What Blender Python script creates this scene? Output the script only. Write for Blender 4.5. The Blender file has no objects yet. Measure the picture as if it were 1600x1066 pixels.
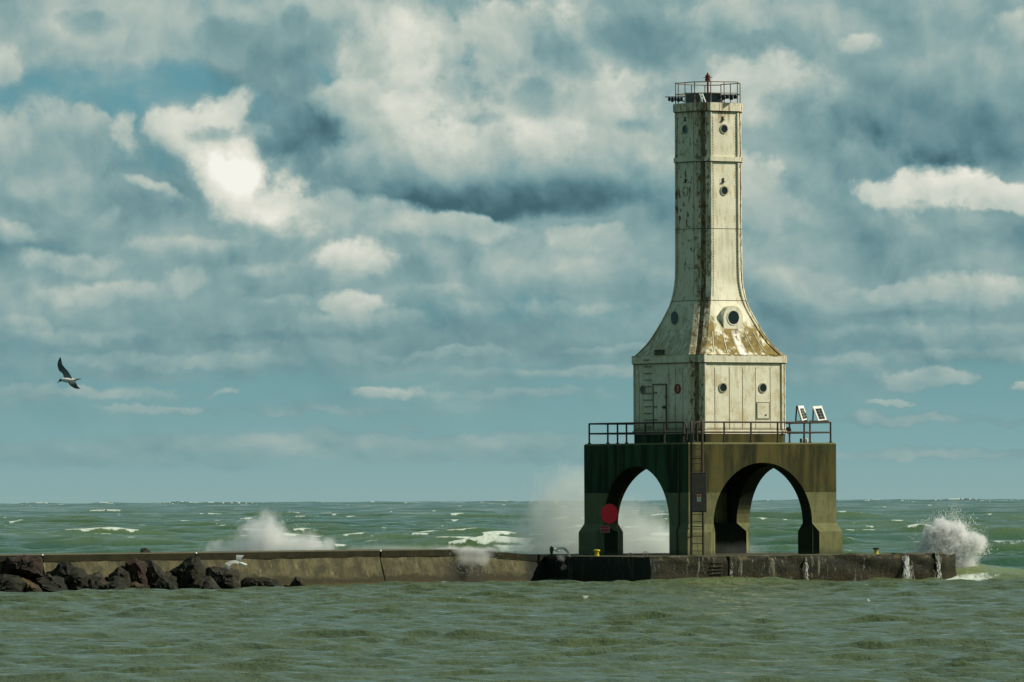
import bpy, bmesh, math, random
import numpy as np
from mathutils import Vector, Matrix

sc = bpy.context.scene
R = math.radians
# ------------------------------------------------------------------ camera
EYE = 4.95
FPX = 11200.0            # focal length in pixels of a 1600 px wide frame
cam_d = bpy.data.cameras.new('camera'); cam = bpy.data.objects.new('camera', cam_d)
sc.collection.objects.link(cam); sc.camera = cam
cam_d.sensor_width = 36; cam_d.lens = 36 * FPX / 1600
cam_d.clip_start = 1; cam_d.clip_end = 60000
PITCH = math.atan((772.6 - 533) / FPX)
cam.matrix_world = (Matrix.Translation((0, 0, EYE)) @ Matrix.Rotation(R(90) + PITCH, 4, 'X')
                    @ Matrix.Rotation(R(-0.25), 4, 'Z'))
CM = cam.matrix_world.to_3x3()
def at(px, py, d):
    """world point seen at a photograph pixel, d metres away along +Y"""
    r = CM @ Vector(((px - 800) / FPX, -(py - 533) / FPX, -1))
    return Vector((0, 0, EYE)) + r * (d / r.y)
def hx(px, d): return (px - 800) * d / FPX

# ------------------------------------------------------------------ render, exposure
sc.render.engine = 'CYCLES'
sc.view_settings.view_transform = 'Standard'; sc.view_settings.look = 'None'
sc.view_settings.exposure = 0.12; sc.view_settings.gamma = 1
sc.cycles.use_denoising = True
sc.cycles.max_bounces = 8; sc.cycles.diffuse_bounces = 3; sc.cycles.glossy_bounces = 3
sc.cycles.volume_bounces = 3; sc.cycles.transparent_max_bounces = 16
sc.cycles.sample_clamp_indirect = 6
sc.cycles.use_adaptive_sampling = True; sc.cycles.adaptive_threshold = .01; sc.cycles.adaptive_min_samples = 16
sc.cycles.volume_max_steps = 256

# ------------------------------------------------------------------ node helpers
class NT:
    def __init__(s, nt): s.nt = nt; nt.nodes.clear()
    def n(s, typ, ins=None, **props):
        nd = s.nt.nodes.new(typ)
        for k, v in props.items(): setattr(nd, k, v)
        for k, v in (ins or {}).items(): s.set(nd.inputs[k], v)
        return nd
    def set(s, sock, v):
        if isinstance(v, bpy.types.NodeSocket): s.nt.links.new(v, sock)
        elif isinstance(v, bpy.types.Node): s.nt.links.new(v.outputs[0], sock)
        elif isinstance(v, (tuple, list)):
            sock.default_value = tuple(v) + ((1,) if len(v) == 3 and sock.type == 'RGBA' else ())
        else: sock.default_value = v
    def m(s, op, a, b=0.0, c=0.0, clamp=False):
        nd = s.n('ShaderNodeMath', {0: a, 1: b}, operation=op); nd.use_clamp = clamp
        if op in ('MULTIPLY_ADD',): s.set(nd.inputs[2], c)
        return nd.outputs[0]
    def v(s, op, a, b=(0, 0, 0)):
        nd = s.n('ShaderNodeVectorMath', {0: a, 1: b}, operation=op)
        return nd.outputs['Value'] if op in ('LENGTH', 'DOT_PRODUCT', 'DISTANCE') else nd.outputs[0]
    def noise(s, vec, scale, detail=4, rough=.55, dist=0.0, out=0):
        return s.n('ShaderNodeTexNoise', {'Vector': vec, 'Scale': scale, 'Detail': detail, 'Roughness': rough,
                                           'Distortion': dist}).outputs[out]
    def sm(s, x, a, b, lo=0.0, hi=1.0):
        return s.n('ShaderNodeMapRange', {0: x, 1: a, 2: b, 3: lo, 4: hi}, interpolation_type='SMOOTHSTEP').outputs[0]
    def mix(s, f, a, b, mode='MIX'):
        nd = s.nt.nodes.new('ShaderNodeMix'); nd.data_type = 'RGBA'; nd.blend_type = mode; nd.clamp_factor = True
        s.set(nd.inputs[0], f); s.set(nd.inputs[6], a); s.set(nd.inputs[7], b)
        return nd.outputs[2]
    def ramp(s, f, stops):
        nd = s.n('ShaderNodeValToRGB', {0: f}); e = nd.color_ramp.elements
        while len(e) < len(stops): e.new(0.5)
        for k, (p, c) in enumerate(stops): e[k].position = p; e[k].color = tuple(c) + (1,)
        return nd.outputs[0]
    def xyz(s, vec):
        nd = s.n('ShaderNodeSeparateXYZ', {0: vec}); return nd.outputs
    def comb(s, x, y, z): return s.n('ShaderNodeCombineXYZ', {0: x, 1: y, 2: z}).outputs[0]

def srgb(r, g, b):
    f = lambda c: (c / 255 / 12.92) if c <= 10 else ((c / 255 + .055) / 1.055) ** 2.4
    return (f(r), f(g), f(b))

# ------------------------------------------------------------------ sun
SUN_EL, SUN_AZ = 37.0, 88.0      # azimuth clockwise from the viewing direction (+Y)
sun_d = bpy.data.lights.new('sun', 'SUN'); sun_d.energy = 5.0; sun_d.angle = R(0.5); sun_d.color = (1, .93, .78)
sun = bpy.data.objects.new('sun', sun_d); sc.collection.objects.link(sun)
sdir = Vector((math.sin(R(SUN_AZ)) * math.cos(R(SUN_EL)), math.cos(R(SUN_AZ)) * math.cos(R(SUN_EL)), math.sin(R(SUN_EL))))
sun.rotation_euler = sdir.to_track_quat('Z', 'Y').to_euler()

# ------------------------------------------------------------------ world: sky with clouds
# every cloud: centre x, y and half sizes in thousandths of 1/11.2 rad (x from 800, y from 772.6 downwards),
# brightness at top, at base, edge softness, raggedness, slope
CLOUDS = [
 (300, 45, 900, 66, .52, .46, .6, .4, 0), (1250, 110, 760, 250, .44, .38, .5, .5, 0), (400, 380, 1100, 150, .42, .36, .6, .7, 0), (1300, 410, 760, 120, .40, .34, .6, .7, 0), (800, 530, 1500, 60, .34, .32, .9, .9, 0),
 (60, 300, 260, 110, .38, .30, .8, .7, 0), (500, 240, 260, 120, .36, .22, .8, .6, 0), (1180, 330, 300, 60, .40, .34, .9, .8, 0),
 (430, 90, 150, 74, .30, .30, .35, .9, 0), (345, 60, 45, 42, .34, .38, .35, .7, 0), (465, 40, 40, 30, .33, .38, .3, .7, 0), (570, 80, 90, 60, .38, .34, .5, .9, 0), (140, 35, 45, 24, .30, .36, .8, 1.1, 0),
 (460, 215, 95, 66, .20, .14, .9, .9, 0),
 (70, 235, 130, 90, .64, .38, .7, .9, 0), (12, 115, 45, 46, .66, .50, .55, .9, 0), (140, 205, 60, 44, .60, .46, .6, .9, 0), (120, 300, 70, 36, .52, .36, .9, .9, 0), (10, 365, 60, 26, .66, .46, .8, .8, 0),
 (208, 216, 24, 46, .84, .62, .9, 1.1, 0), (236, 296, 54, 15, .78, .58, 1.0, 1.2, -.35), (168, 345, 30, 22, .56, .45, 1.0, 1.2, 0),
 (275, 205, 42, 44, .74, .60, .5, .9, 0), (345, 165, 52, 38, .90, .72, .35, 1.0, .3), (330, 215, 95, 50, .74, .66, .7, .9, 0),
 (322, 212, 34, 20, .34, .40, .9, 2.0, 0), (368, 208, 24, 16, .40, .46, .9, 2.0, 0),
 (640, 140, 125, 135, .66, .52, .55, 1.0, 0), (560, 150, 90, 34, .64, .5, .6, .9, 0), (645, 110, 44, 80, .84, .72, .9, 1.1, -.5), (650, 165, 60, 36, .82, .66, .8, .9, 0),
 (770, 60, 70, 80, .88, .62, .6, 1.1, 0), (840, 45, 110, 50, .82, .62, .8, 1.1, 0), (600, 245, 110, 34, .62, .42, .8, .9, 0),
 (900, 175, 170, 105, .78, .56, .8, 1.1, 0), (960, 225, 130, 60, .70, .46, .9, .9, 0), (760, 235, 120, 50, .64, .40, .9, .9, 0),
 (760, 186, 34, 12, .38, .42, 1.0, 1.4, 0), (880, 88, 75, 42, .40, .46, .9, 1.9, 0), (845, 150, 52, 34, .46, .50, 1.0, 1.9, 0), (1015, 192, 60, 18, .38, .48, .9, 1.3, 0),
 (1020, 65, 110, 46, .32, .26, 1.0, 1.6, 0), (1150, 70, 90, 26, .28, .32, .8, 1.2, 0), (1140, 18, 95, 30, .74, .55, .7, 1.1, 0),
 (780, 305, 270, 38, .22, -.02, .8, .7, 0), (760, 268, 280, 22, .48, .30, 1.0, .7, 0), (870, 215, 70, 40, .86, .6, .9, 1.3, 0), (700, 210, 60, 36, .84, .6, .9, 1.3, 0),
 (1190, 140, 110, 62, .80, .56, .7, 1.0, 0), (1290, 165, 90, 52, .60, .40, .9, .9, 0), (1345, 68, 42, 22, .72, .50, .7, 1.1, 0), (1300, 30, 120, 24, .50, .42, .9, 1.0, 0),
 (1470, 180, 230, 80, .32, .02, .7, 1.0, 0), (1600, 55, 62, 36, .74, .46, .7, 1.1, 0), (1580, 235, 50, 40, .22, .2, .9, 1.0, 0),
 (1180, 275, 44, 42, .72, .56, .6, 1.0, 0), (1215, 330, 60, 34, .56, .44, .9, 1.0, 0),
 (1375, 306, 66, 24, .88, .66, .6, 1.2, -.2), (1460, 300, 98, 40, .98, .74, .6, 1.3, 0), (1570, 314, 76, 30, .90, .66, .6, 1.2, -.15), (1422, 342, 40, 28, .86, .62, .7, 1.2, 0), (1470, 288, 40, 16, 1.05, .9, .8, 1.3, 0),
 (1530, 352, 150, 26, .36, .34, .6, 1.2, -.1), (1350, 360, 100, 24, .38, .32, .8, 1.1, 0),
 (385, 285, 100, 66, .96, .86, .8, 1.2, -.25), (440, 335, 84, 46, .88, .72, .8, 1.1, -.2), (370, 275, 48, 26, 1.04, .94, .9, 1.2, 0), (430, 330, 44, 22, 1.0, .9, .9, 1.2, 0), (560, 332, 170, 34, .66, .54, .8, .9, -.12), (690, 352, 120, 24, .72, .52, .6, .9, -.05),
 (95, 408, 100, 22, .68, .46, .7, .9, 0), (300, 378, 130, 14, .56, .42, .9, .9, 0), (165, 457, 110, 24, .62, .42, .7, .9, 0), (288, 434, 38, 26, .60, .46, 1.0, 1.2, .3),
 (558, 406, 76, 34, .84, .60, .6, .9, 0), (400, 420, 60, 16, .60, .44, .8, .9, 0), (560, 474, 54, 22, .74, .52, .6, 1.1, -.1), (590, 500, 110, 14, .56, .42, .9, .9, 0),
 (430, 472, 80, 12, .52, .40, .9, 1.0, 0), (680, 455, 80, 12, .50, .40, .9, .9, 0), (900, 430, 150, 30, .50, .34, .9, 1.0, 0), (925, 374, 66, 22, .60, .44, .7, 1.0, 0), (850, 480, 170, 14, .50, .40, .9, .9, 0),
 (1260, 440, 110, 20, .50, .36, .9, 1.0, 0), (1520, 455, 130, 26, .68, .44, .7, 1.0, 0), (1390, 458, 80, 18, .58, .42, .7, 1.0, 0), (1430, 492, 140, 12, .14, .14, 1.4, .8, 0),
 (120, 522, 130, 15, .50, .38, .8, .9, 0), (20, 505, 80, 14, .44, .36, .9, .9, 0), (700, 550, 120, 9, .48, .38, .8, 1.0, 0), (618, 610, 84, 15, .56, .40, .6, 1.0, 0), (345, 607, 36, 9, .54, .42, .8, .9, 0),
 (800, 616, 150, 11, .44, .36, .8, 1.0, 0), (640, 664, 42, 5, .48, .42, .8, 1.0, 0), (1450, 600, 96, 16, .56, .40, .6, 1.0, .0), (1595, 607, 46, 9, .58, .44, .7, 1.0, 0), (1385, 637, 34, 6, .50, .42, .8, .9, 0),
 (1520, 560, 170, 14, .46, .34, .9, .9, 0), (1290, 568, 160, 11, .46, .36, .9, .9, 0), (260, 632, 130, 8, .44, .36, .9, 1.0, 0), (480, 524, 170, 10, .22, .22, 1.4, .8, 0), (240, 583, 200, 11, .22, .22, 1.4, .9, 0),
 (300, 560, 260, 14, .46, .36, .9, 1.0, 0), (900, 585, 260, 12, .46, .36, .9, 1.0, 0), (120, 610, 200, 12, .44, .36, .9, 1.0, 0), (520, 640, 220, 10, .44, .38, 1.0, 1.0, 0), (1420, 520, 260, 16, .48, .34, .9, 1.0, 0), (1440, 660, 220, 10, .44, .38, 1.0, 1.0, 0), (700, 690, 500, 16, .46, .44, 1.1, .8, 0),
 (1440, 712, 240, 13, .46, .46, .9, .3, 0), (950, 545, 100, 9, .46, .38, .9, .9, 0), (400, 700, 700, 34, .40, .40, 1.1, .3, 0),
]
def build_world():
    w = bpy.data.worlds.new('World'); sc.world = w; w.use_nodes = True
    g = NT(w.node_tree)
    K = 0.1
    tc = g.n('ShaderNodeTexCoord').outputs['Generated']
    x, y, z = g.xyz(tc)[:3]
    az = g.m('ARCTAN2', x, y); el = g.m('ARCSINE', z)
    X = g.m('MULTIPLY', az, 11.2); Y = g.m('MULTIPLY', el, 11.2)
    P = g.comb(X, Y, 0.0)
    yc = g.m('MAXIMUM', Y, 0.0)
    stretch = g.m('ADD', g.m('DIVIDE', 0.22, g.m('ADD', yc, 0.10)), .85)   # clouds flatten out towards the horizon
    PN = g.comb(X, g.m('MULTIPLY', Y, stretch), 0.37)
    low = g.sm(Y, .42, .05)
    w1 = g.v('SUBTRACT', g.noise(PN, 5.0, 3, .5, out=1), (.5, .5, .5))
    w2 = g.v('SUBTRACT', g.noise(PN, 19, 5, .58, out=1), (.5, .5, .5))
    warp = g.v('ADD', g.v('MULTIPLY', w1, (.10, .05, 0)), g.v('MULTIPLY', w2, (.062, .040, 0)))
    PW = g.v('ADD', P, warp)
    F2 = g.m('MULTIPLY', g.m('SUBTRACT', g.noise(g.v('ADD', PN, g.v('MULTIPLY', w2, (.04, .03, 0))), 26.0, 6, .62), .5), .9)
    F = g.m('MULTIPLY', g.m('SUBTRACT', g.noise(g.v('ADD', PN, g.v('MULTIPLY', w2, (.02, .02, 0))), 9.0, 9, .62), .5), 2.9)
    PB = g.v('ADD', PN, g.v('MULTIPLY', w1, (.12, .08, 0)))
    F = g.m('ADD', F, F2)
    r1 = g.noise(PB, 5.2, 6, .48); r2 = g.noise(g.v('ADD', PB, (.012, .026, 0)), 5.2, 6, .48)
    relief = g.m('MULTIPLY', g.m('SUBTRACT', r1, r2), 1.6)               # billows, lit from the upper right
    XW, YW = g.xyz(PW)[:2]
    # random layers of cloud everywhere else in the sky
    base = g.noise(g.comb(g.m('MULTIPLY', X, .4), g.m('MULTIPLY', Y, stretch), 2.0), 5.5, 7, .55)
    V = g.m('MULTIPLY_ADD', g.m('SUBTRACT', base, .5), .75, .30)
    fr = g.sm(g.m('ADD', base, g.m('MULTIPLY', g.sm(Y, .72, 1.1), .25)), .40, .66)
    B = g.m('SUBTRACT', 1.0, g.m('MULTIPLY', fr, g.sm(Y, .06, .20)))      # share of open sky
    for (px, py, rx, ry, vt, vb, soft, rag, slope) in CLOUDS:
        # the tiny share of V makes the renderer finish one cloud before it starts the next (keeps its node stack small)
        q = g.comb(XW, g.m('MULTIPLY_ADD', V, 1e-7, YW), 0.0)
        d = g.n('ShaderNodeVectorMath', {0: q, 1: (910 / rx, 910 / ry, 0), 2: (-(px - 800) * .91 / rx, -(772.6 - py) * .91 / ry, 0)}, operation='MULTIPLY_ADD').outputs[0]
        if slope: d = g.v('ADD', d, g.comb(0.0, g.m('MULTIPLY', g.v('DOT_PRODUCT', d, (1, 0, 0)), -slope * rx / ry), 0.0))
        e = g.m('SUBTRACT', 1.0, g.v('DOT_PRODUCT', d, d))
        e = g.m('MULTIPLY_ADD', F, rag * .72, e)
        al = g.sm(e, 0.0, max(soft, .60) * 1.2)
        v = g.n('ShaderNodeMapRange', {0: g.v('DOT_PRODUCT', d, (.0, 1, 0)), 1: -.8, 2: .6, 3: vb, 4: vt}).outputs[0]
        V = g.m('MULTIPLY_ADD', al, g.m('SUBTRACT', v, V), V)
        B = g.m('MULTIPLY_ADD', g.m('MULTIPLY', al, -.96), B, B)
    V = g.m('ADD', V, g.m('MULTIPLY', relief, g.m('MULTIPLY_ADD', low, -.55, 1.0)))
    V = g.m('ADD', V, g.m('MULTIPLY', F, g.m('MULTIPLY_ADD', low, -.03, .065)))
    V = g.m('ADD', V, .035)
    cloud = g.ramp(g.m('MULTIPLY', V, .88), [(0.0, srgb(64, 98, 106)), (.194, srgb(98, 134, 140)), (.396, srgb(132, 160, 160)),
                       (.572, srgb(166, 181, 174)), (.748, srgb(198, 203, 192)), (.90, srgb(218, 218, 206)), (1.0, srgb(236, 235, 226))])
    sky = g.n('ShaderNodeTexSky', sky_type='NISHITA', sun_disc=False, sun_elevation=R(SUN_EL), sun_rotation=R(SUN_AZ),
              air_density=1.0, dust_density=.6, ozone_density=2.0)
    teal = g.ramp(g.m('MULTIPLY', Y, 1.25), [(0.0, srgb(136, 168, 170)), (.10, srgb(122, 164, 169)), (.26, srgb(104, 152, 160)), (.6, srgb(92, 146, 158)), (1.0, srgb(82, 144, 162))])
    teal = g.v('MULTIPLY', teal, (1 / K,) * 3)
    skyc = g.mix(.85, g.v('MULTIPLY', sky, (.42, .60, .55)), teal)
    col = g.mix(g.m('SUBTRACT', 1.0, B), skyc, g.v('MULTIPLY', cloud, (1 / K,) * 3))
    high = g.sm(el, .12, .7)                                             # deeper, darker sky overhead
    col = g.mix(high, col, g.v('MULTIPLY', col, (.60, .64, .66)))
    col = g.mix(g.sm(el, -.003, -.012), col, (.05 / K, .075 / K, .055 / K))              # what lies below the horizon is dark lake
    bg = g.n('ShaderNodeBackground', {'Color': col, 'Strength': K})
    g.n('ShaderNodeOutputWorld', {'Surface': bg})
    w.cycles.sampling_method = 'MANUAL'; w.cycles.sample_map_resolution = 512
build_world()

# ------------------------------------------------------------------ object helpers
COL = sc.collection
def tag(o, label=None, cat=None, group=None, kind=None):
    if label: o['label'] = label
    if cat: o['category'] = cat
    if group: o['group'] = group
    if kind: o['kind'] = kind
    return o
def empty(name, loc=(0, 0, 0), rz=0.0):
    o = bpy.data.objects.new(name, None); COL.objects.link(o); o.location = loc; o.rotation_euler = (0, 0, rz)
    o.empty_display_size = .3
    return o
def link(name, me, mat, parent=None):
    o = bpy.data.objects.new(name, me); COL.objects.link(o)
    if mat:
        for mm in (mat if isinstance(mat, (list, tuple)) else [mat]): me.materials.append(mm)
    if parent: o.parent = parent
    return o
def obj(name, bm, mat, parent=None, sharp=35):
    me = bpy.data.meshes.new(name)
    bmesh.ops.recalc_face_normals(bm, faces=bm.faces)
    bm.to_mesh(me); bm.free()
    if sharp is not None:
        me.polygons.foreach_set('use_smooth', [True] * len(me.polygons)); me.set_sharp_from_angle(angle=R(sharp))
    return link(name, me, mat, parent)
def box(bm, c, s, rot=None, bev=0.0):
    r = bmesh.ops.create_cube(bm, size=1)
    vs = r['verts']
    M = Matrix.Translation(c) @ (rot.to_4x4() if rot else Matrix.Identity(4)) @ Matrix.Diagonal((*s, 1))
    bmesh.ops.transform(bm, matrix=M, verts=vs)
    if bev: bmesh.ops.bevel(bm, geom=list({e for v in vs for e in v.link_edges}), offset=bev, segments=1, affect='EDGES')
def tube(bm, a, b, r, seg=10, r2=None):
    a = Vector(a); b = Vector(b); d = b - a
    q = d.to_track_quat('Z', 'Y').to_matrix().to_4x4()
    bmesh.ops.create_cone(bm, cap_ends=True, segments=seg, radius1=r, radius2=r if r2 is None else r2, depth=d.length,
                          matrix=Matrix.Translation((a + b) / 2) @ q)
def path_tube(bm, pts, r, seg=8):
    pts = [Vector(p) for p in pts]; rings = []
    for i, p in enumerate(pts):
        t = (pts[min(i + 1, len(pts) - 1)] - pts[max(i - 1, 0)]).normalized()
        u = t.orthogonal().normalized() if i == 0 else (u - t * u.dot(t)).normalized()
        w = t.cross(u)
        rings.append([bm.verts.new(p + (u * math.cos(2 * math.pi * k / seg) + w * math.sin(2 * math.pi * k / seg)) * r) for k in range(seg)])
    for i in range(len(rings) - 1):
        for k in range(seg): bm.faces.new([rings[i][k], rings[i][(k + 1) % seg], rings[i + 1][(k + 1) % seg], rings[i + 1][k]])
    bm.faces.new(rings[0][::-1]); bm.faces.new(rings[-1])
def loft(bm, rings, cap=True):
    vr = [[bm.verts.new(p) for p in r] for r in rings]
    n = len(rings[0])
    for i in range(len(vr) - 1):
        for k in range(n): bm.faces.new([vr[i][k], vr[i][(k + 1) % n], vr[i + 1][(k + 1) % n], vr[i + 1][k]])
    if cap: bm.faces.new(vr[0][::-1]); bm.faces.new(vr[-1])

# ------------------------------------------------------------------ numpy value noise
def vn2(x, y, seed=0):
    xi = np.floor(x).astype(np.int64); yi = np.floor(y).astype(np.int64)
    fx = x - xi; fy = y - yi
    fx = fx * fx * (3 - 2 * fx); fy = fy * fy * (3 - 2 * fy)
    def h(a, b):
        n = (a * 374761393 + b * 668265263 + seed * 974634777) & 0xffffffff
        n = ((n ^ (n >> 13)) * 1274126177) & 0xffffffff
        return ((n ^ (n >> 16)) & 0xffff) / 65535.0
    return ((h(xi, yi) * (1 - fx) + h(xi + 1, yi) * fx) * (1 - fy) + (h(xi, yi + 1) * (1 - fx) + h(xi + 1, yi + 1) * fx) * fy)
def fbm2(x, y, o=4, seed=0):
    t = 0; a = .5; s = 0
    for k in range(o): t = t + a * vn2(x * 2 ** k, y * 2 ** k, seed + k); s += a; a *= .5
    return t / s
def sstep(x, a, b): t = np.clip((x - a) / (b - a), 0, 1); return t * t * (3 - 2 * t)

# ------------------------------------------------------------------ places
U = 1 / 27.5                       # metres per photo pixel at the lighthouse
TH = R(34)
TC = Vector((hx(1108, 407), 407, 0))
ZP = 1.51                          # top of the pier platform
def zl(py): return (865.9 - py) * U      # height above the platform
EP = Vector((math.cos(TH), math.sin(TH), 0)); EQ = Vector((-math.sin(TH), math.cos(TH), 0))
WA = Vector((hx(0, 367), 367, 0)); WB = Vector((hx(868, 399.5), 399.5, 0))   # water line of the breakwater
WD = (WA - WB).normalized(); WN = Vector((-WD.y, WD.x, 0))
if WN.y > 0: WN = -WN
def wall_t(px):
    """distance along the wall from WB of the point seen at pixel px"""
    u = (px - 800) / FPX
    # WB + WD*t : x = u*y
    return (u * WB.y - WB.x) / (WD.x - u * WD.y)
PX0, PX1, PY0, PY1 = -12.06, 9.15, -11.31, 9.2

# ------------------------------------------------------------------ materials
def mat(name):
    m = bpy.data.materials.new(name); m.use_nodes = True
    return m, NT(m.node_tree)
def principled(g, col, rough=.7, metal=0.0, normal=None, spec=.4, **kw):
    ins = {'Base Color': col, 'Roughness': rough, 'Metallic': metal, 'Specular IOR Level': spec}
    ins.update(kw)
    if normal is not None: ins['Normal'] = normal
    b = g.n('ShaderNodeBsdfPrincipled', ins)
    g.n('ShaderNodeOutputMaterial', {'Surface': b.outputs[0]})
    return b
def bump(g, h, strength=.4, dist=.02): return g.n('ShaderNodeBump', {'Height': h, 'Strength': strength, 'Distance': dist}).outputs[0]

def m_simple(name, col, rough=.6, metal=0.0, var=.35, scale=6, rust=0.0):
    m, g = mat(name); P = g.n('ShaderNodeTexCoord').outputs['Object']
    n = g.noise(P, scale, 6, .6)
    c = g.mix(g.sm(n, .3, .7), col, tuple(v * (1 - var) for v in col))
    if rust: c = g.mix(g.m('MULTIPLY', g.sm(g.noise(P, scale * 1.7, 7, .65), .62 - rust * .2, .70), .9), c, (.13, .05, .022))
    principled(g, c, rough, metal, bump(g, n, .25, .01)); return m

def m_paint(lichen=1.0):
    m, g = mat('weathered_white_paint' if lichen else 'cleaner_white_paint'); P = g.n('ShaderNodeTexCoord').outputs['Object']
    x, y, z = g.xyz(P)[:3]
    ax = g.m('ABSOLUTE', x); ay = g.m('ABSOLUTE', y)
    streakP = g.v('MULTIPLY', P, (1, 1, .10))
    base = g.mix(g.sm(g.noise(P, .8, 5, .6), .35, .65), (.80, .76, .60), (.68, .65, .49))
    # vertical dirty runs
    s1 = g.noise(streakP, 3.2, 6, .65)
    base = g.mix(g.m('MULTIPLY', g.sm(s1, .48, .74), .6), base, (.40, .37, .24))
    s2 = g.noise(g.v('MULTIPLY', P, (1, 1, .3)), 5.0, 6, .6)
    base = g.mix(g.m('MULTIPLY', g.sm(s2, .53, .66), .6), base, (.50, .38, .16))
    s3 = g.noise(P, 1.1, 6, .65)
    base = g.mix(g.m('MULTIPLY', g.m('MULTIPLY', g.sm(s3, .52, .66), g.sm(z, 12.5, 10.5)), .55), base, (.50, .40, .20))
    # left side: grime grey with its shade painted in, and flaked spots
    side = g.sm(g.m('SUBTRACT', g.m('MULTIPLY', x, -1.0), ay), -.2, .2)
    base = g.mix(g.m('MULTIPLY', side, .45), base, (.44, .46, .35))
    flake = g.sm(g.noise(g.v('MULTIPLY', P, (1, 1, .7)), 3.6, 7, .64), .555, .60)
    flakebig = g.sm(g.noise(P, .55, 2, .5), .38, .54)
    flakebig = g.m('MULTIPLY', flakebig, g.m('MULTIPLY_ADD', g.sm(z, 13.5, 16.5), .75, .25))
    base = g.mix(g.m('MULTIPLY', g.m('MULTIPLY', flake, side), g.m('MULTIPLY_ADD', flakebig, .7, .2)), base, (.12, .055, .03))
    # ochre lichen on the flare
    zlow = g.m('MULTIPLY', g.sm(z, 14.4, 12.1), g.sm(z, 11.10, 11.25))
    ao = g.m('ADD', g.noise(g.v('MULTIPLY', P, (1.0, 1.0, .35)), 1.9, 6, .62), g.m('ADD', g.m('MULTIPLY', zlow, .36), g.m('MULTIPLY', g.m('SUBTRACT', g.noise(P, 2.6, 6, .7), .5), .5)))
    och = g.m('MULTIPLY', g.m('MULTIPLY', g.sm(ao, .70, .86), g.sm(zlow, .0, .35)), g.m('MULTIPLY_ADD', side, -.55, 1.0))
    base = g.mix(g.m('MULTIPLY', och, .95 * lichen), base, g.mix(g.sm(g.noise(P, 3.2, 6, .65), .4, .6), (.23, .155, .012), (.105, .072, .008)))
    base = g.mix(g.m('MULTIPLY', g.m('MULTIPLY', g.sm(g.noise(g.v('MULTIPLY', P, (1, 1, .2)), 6, 5, .6), .55, .7), zlow), .7 * lichen), base, (.16, .12, .03))
    # a white run of bird lime under the big round window
    run = g.m('MULTIPLY', g.m('MULTIPLY', g.sm(g.m('ABSOLUTE', g.m('ADD', x, -.06)), .34, .12), g.sm(y, -1.6, -2.2)), g.m('MULTIPLY', g.sm(z, 12.75, 12.4), g.sm(z, 11.1, 11.3)))
    run = g.m('MULTIPLY', g.m('MULTIPLY', run, lichen), g.sm(g.noise(streakP, 6, 4, .6), .35, .5))
    base = g.mix(run, base, (.8, .78, .7))
    # rust along corners
    cor = g.sm(g.m('ABSOLUTE', g.m('SUBTRACT', ax, ay)), 1.0, .35)
    base = g.mix(g.m('MULTIPLY', g.m('MULTIPLY', cor, g.sm(g.noise(g.v('MULTIPLY', P, (1, 1, .12)), 4.5, 5, .6), .36, .62)), .62), base, (.27, .22, .12))
    rn = g.noise(g.v('MULTIPLY', P, (1.5, 1.5, .7)), 3.6, 8, .70)
    grv = g.m('MULTIPLY', g.sm(g.m('ABSOLUTE', g.m('SUBTRACT', ax, ay)), .17, .12), .6)  # recess shade painted dark along the corner grooves
    base = g.mix(grv, base, (.10, .09, .06))
    rust = g.m('MULTIPLY', g.sm(g.m('ADD', rn, g.m('MULTIPLY', cor, .12)), .62, .68), g.m('MULTIPLY_ADD', cor, .85, .06))
    base = g.mix(rust, base, g.mix(g.noise(P, 14, 4), (.075, .032, .018), (.21, .10, .032)))
    # dirt below the cornice and at the foot
    foot = g.sm(z, 8.1, 6.85)
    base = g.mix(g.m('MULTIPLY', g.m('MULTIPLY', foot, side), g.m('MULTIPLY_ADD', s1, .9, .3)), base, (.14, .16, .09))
    top = g.m('MULTIPLY', g.sm(z, 24.0, 25.2), g.sm(g.noise(streakP, 2.6, 5, .6), .5, .62))
    base = g.mix(g.m('MULTIPLY', top, .8), base, (.25, .13, .05))
    hgt = g.m('ADD', g.noise(P, 22, 3), g.m('MULTIPLY', g.noise(P, 1.3, 2), .8))
    principled(g, base, .7, 0, bump(g, hgt, .35, .015), .18); return m

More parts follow.
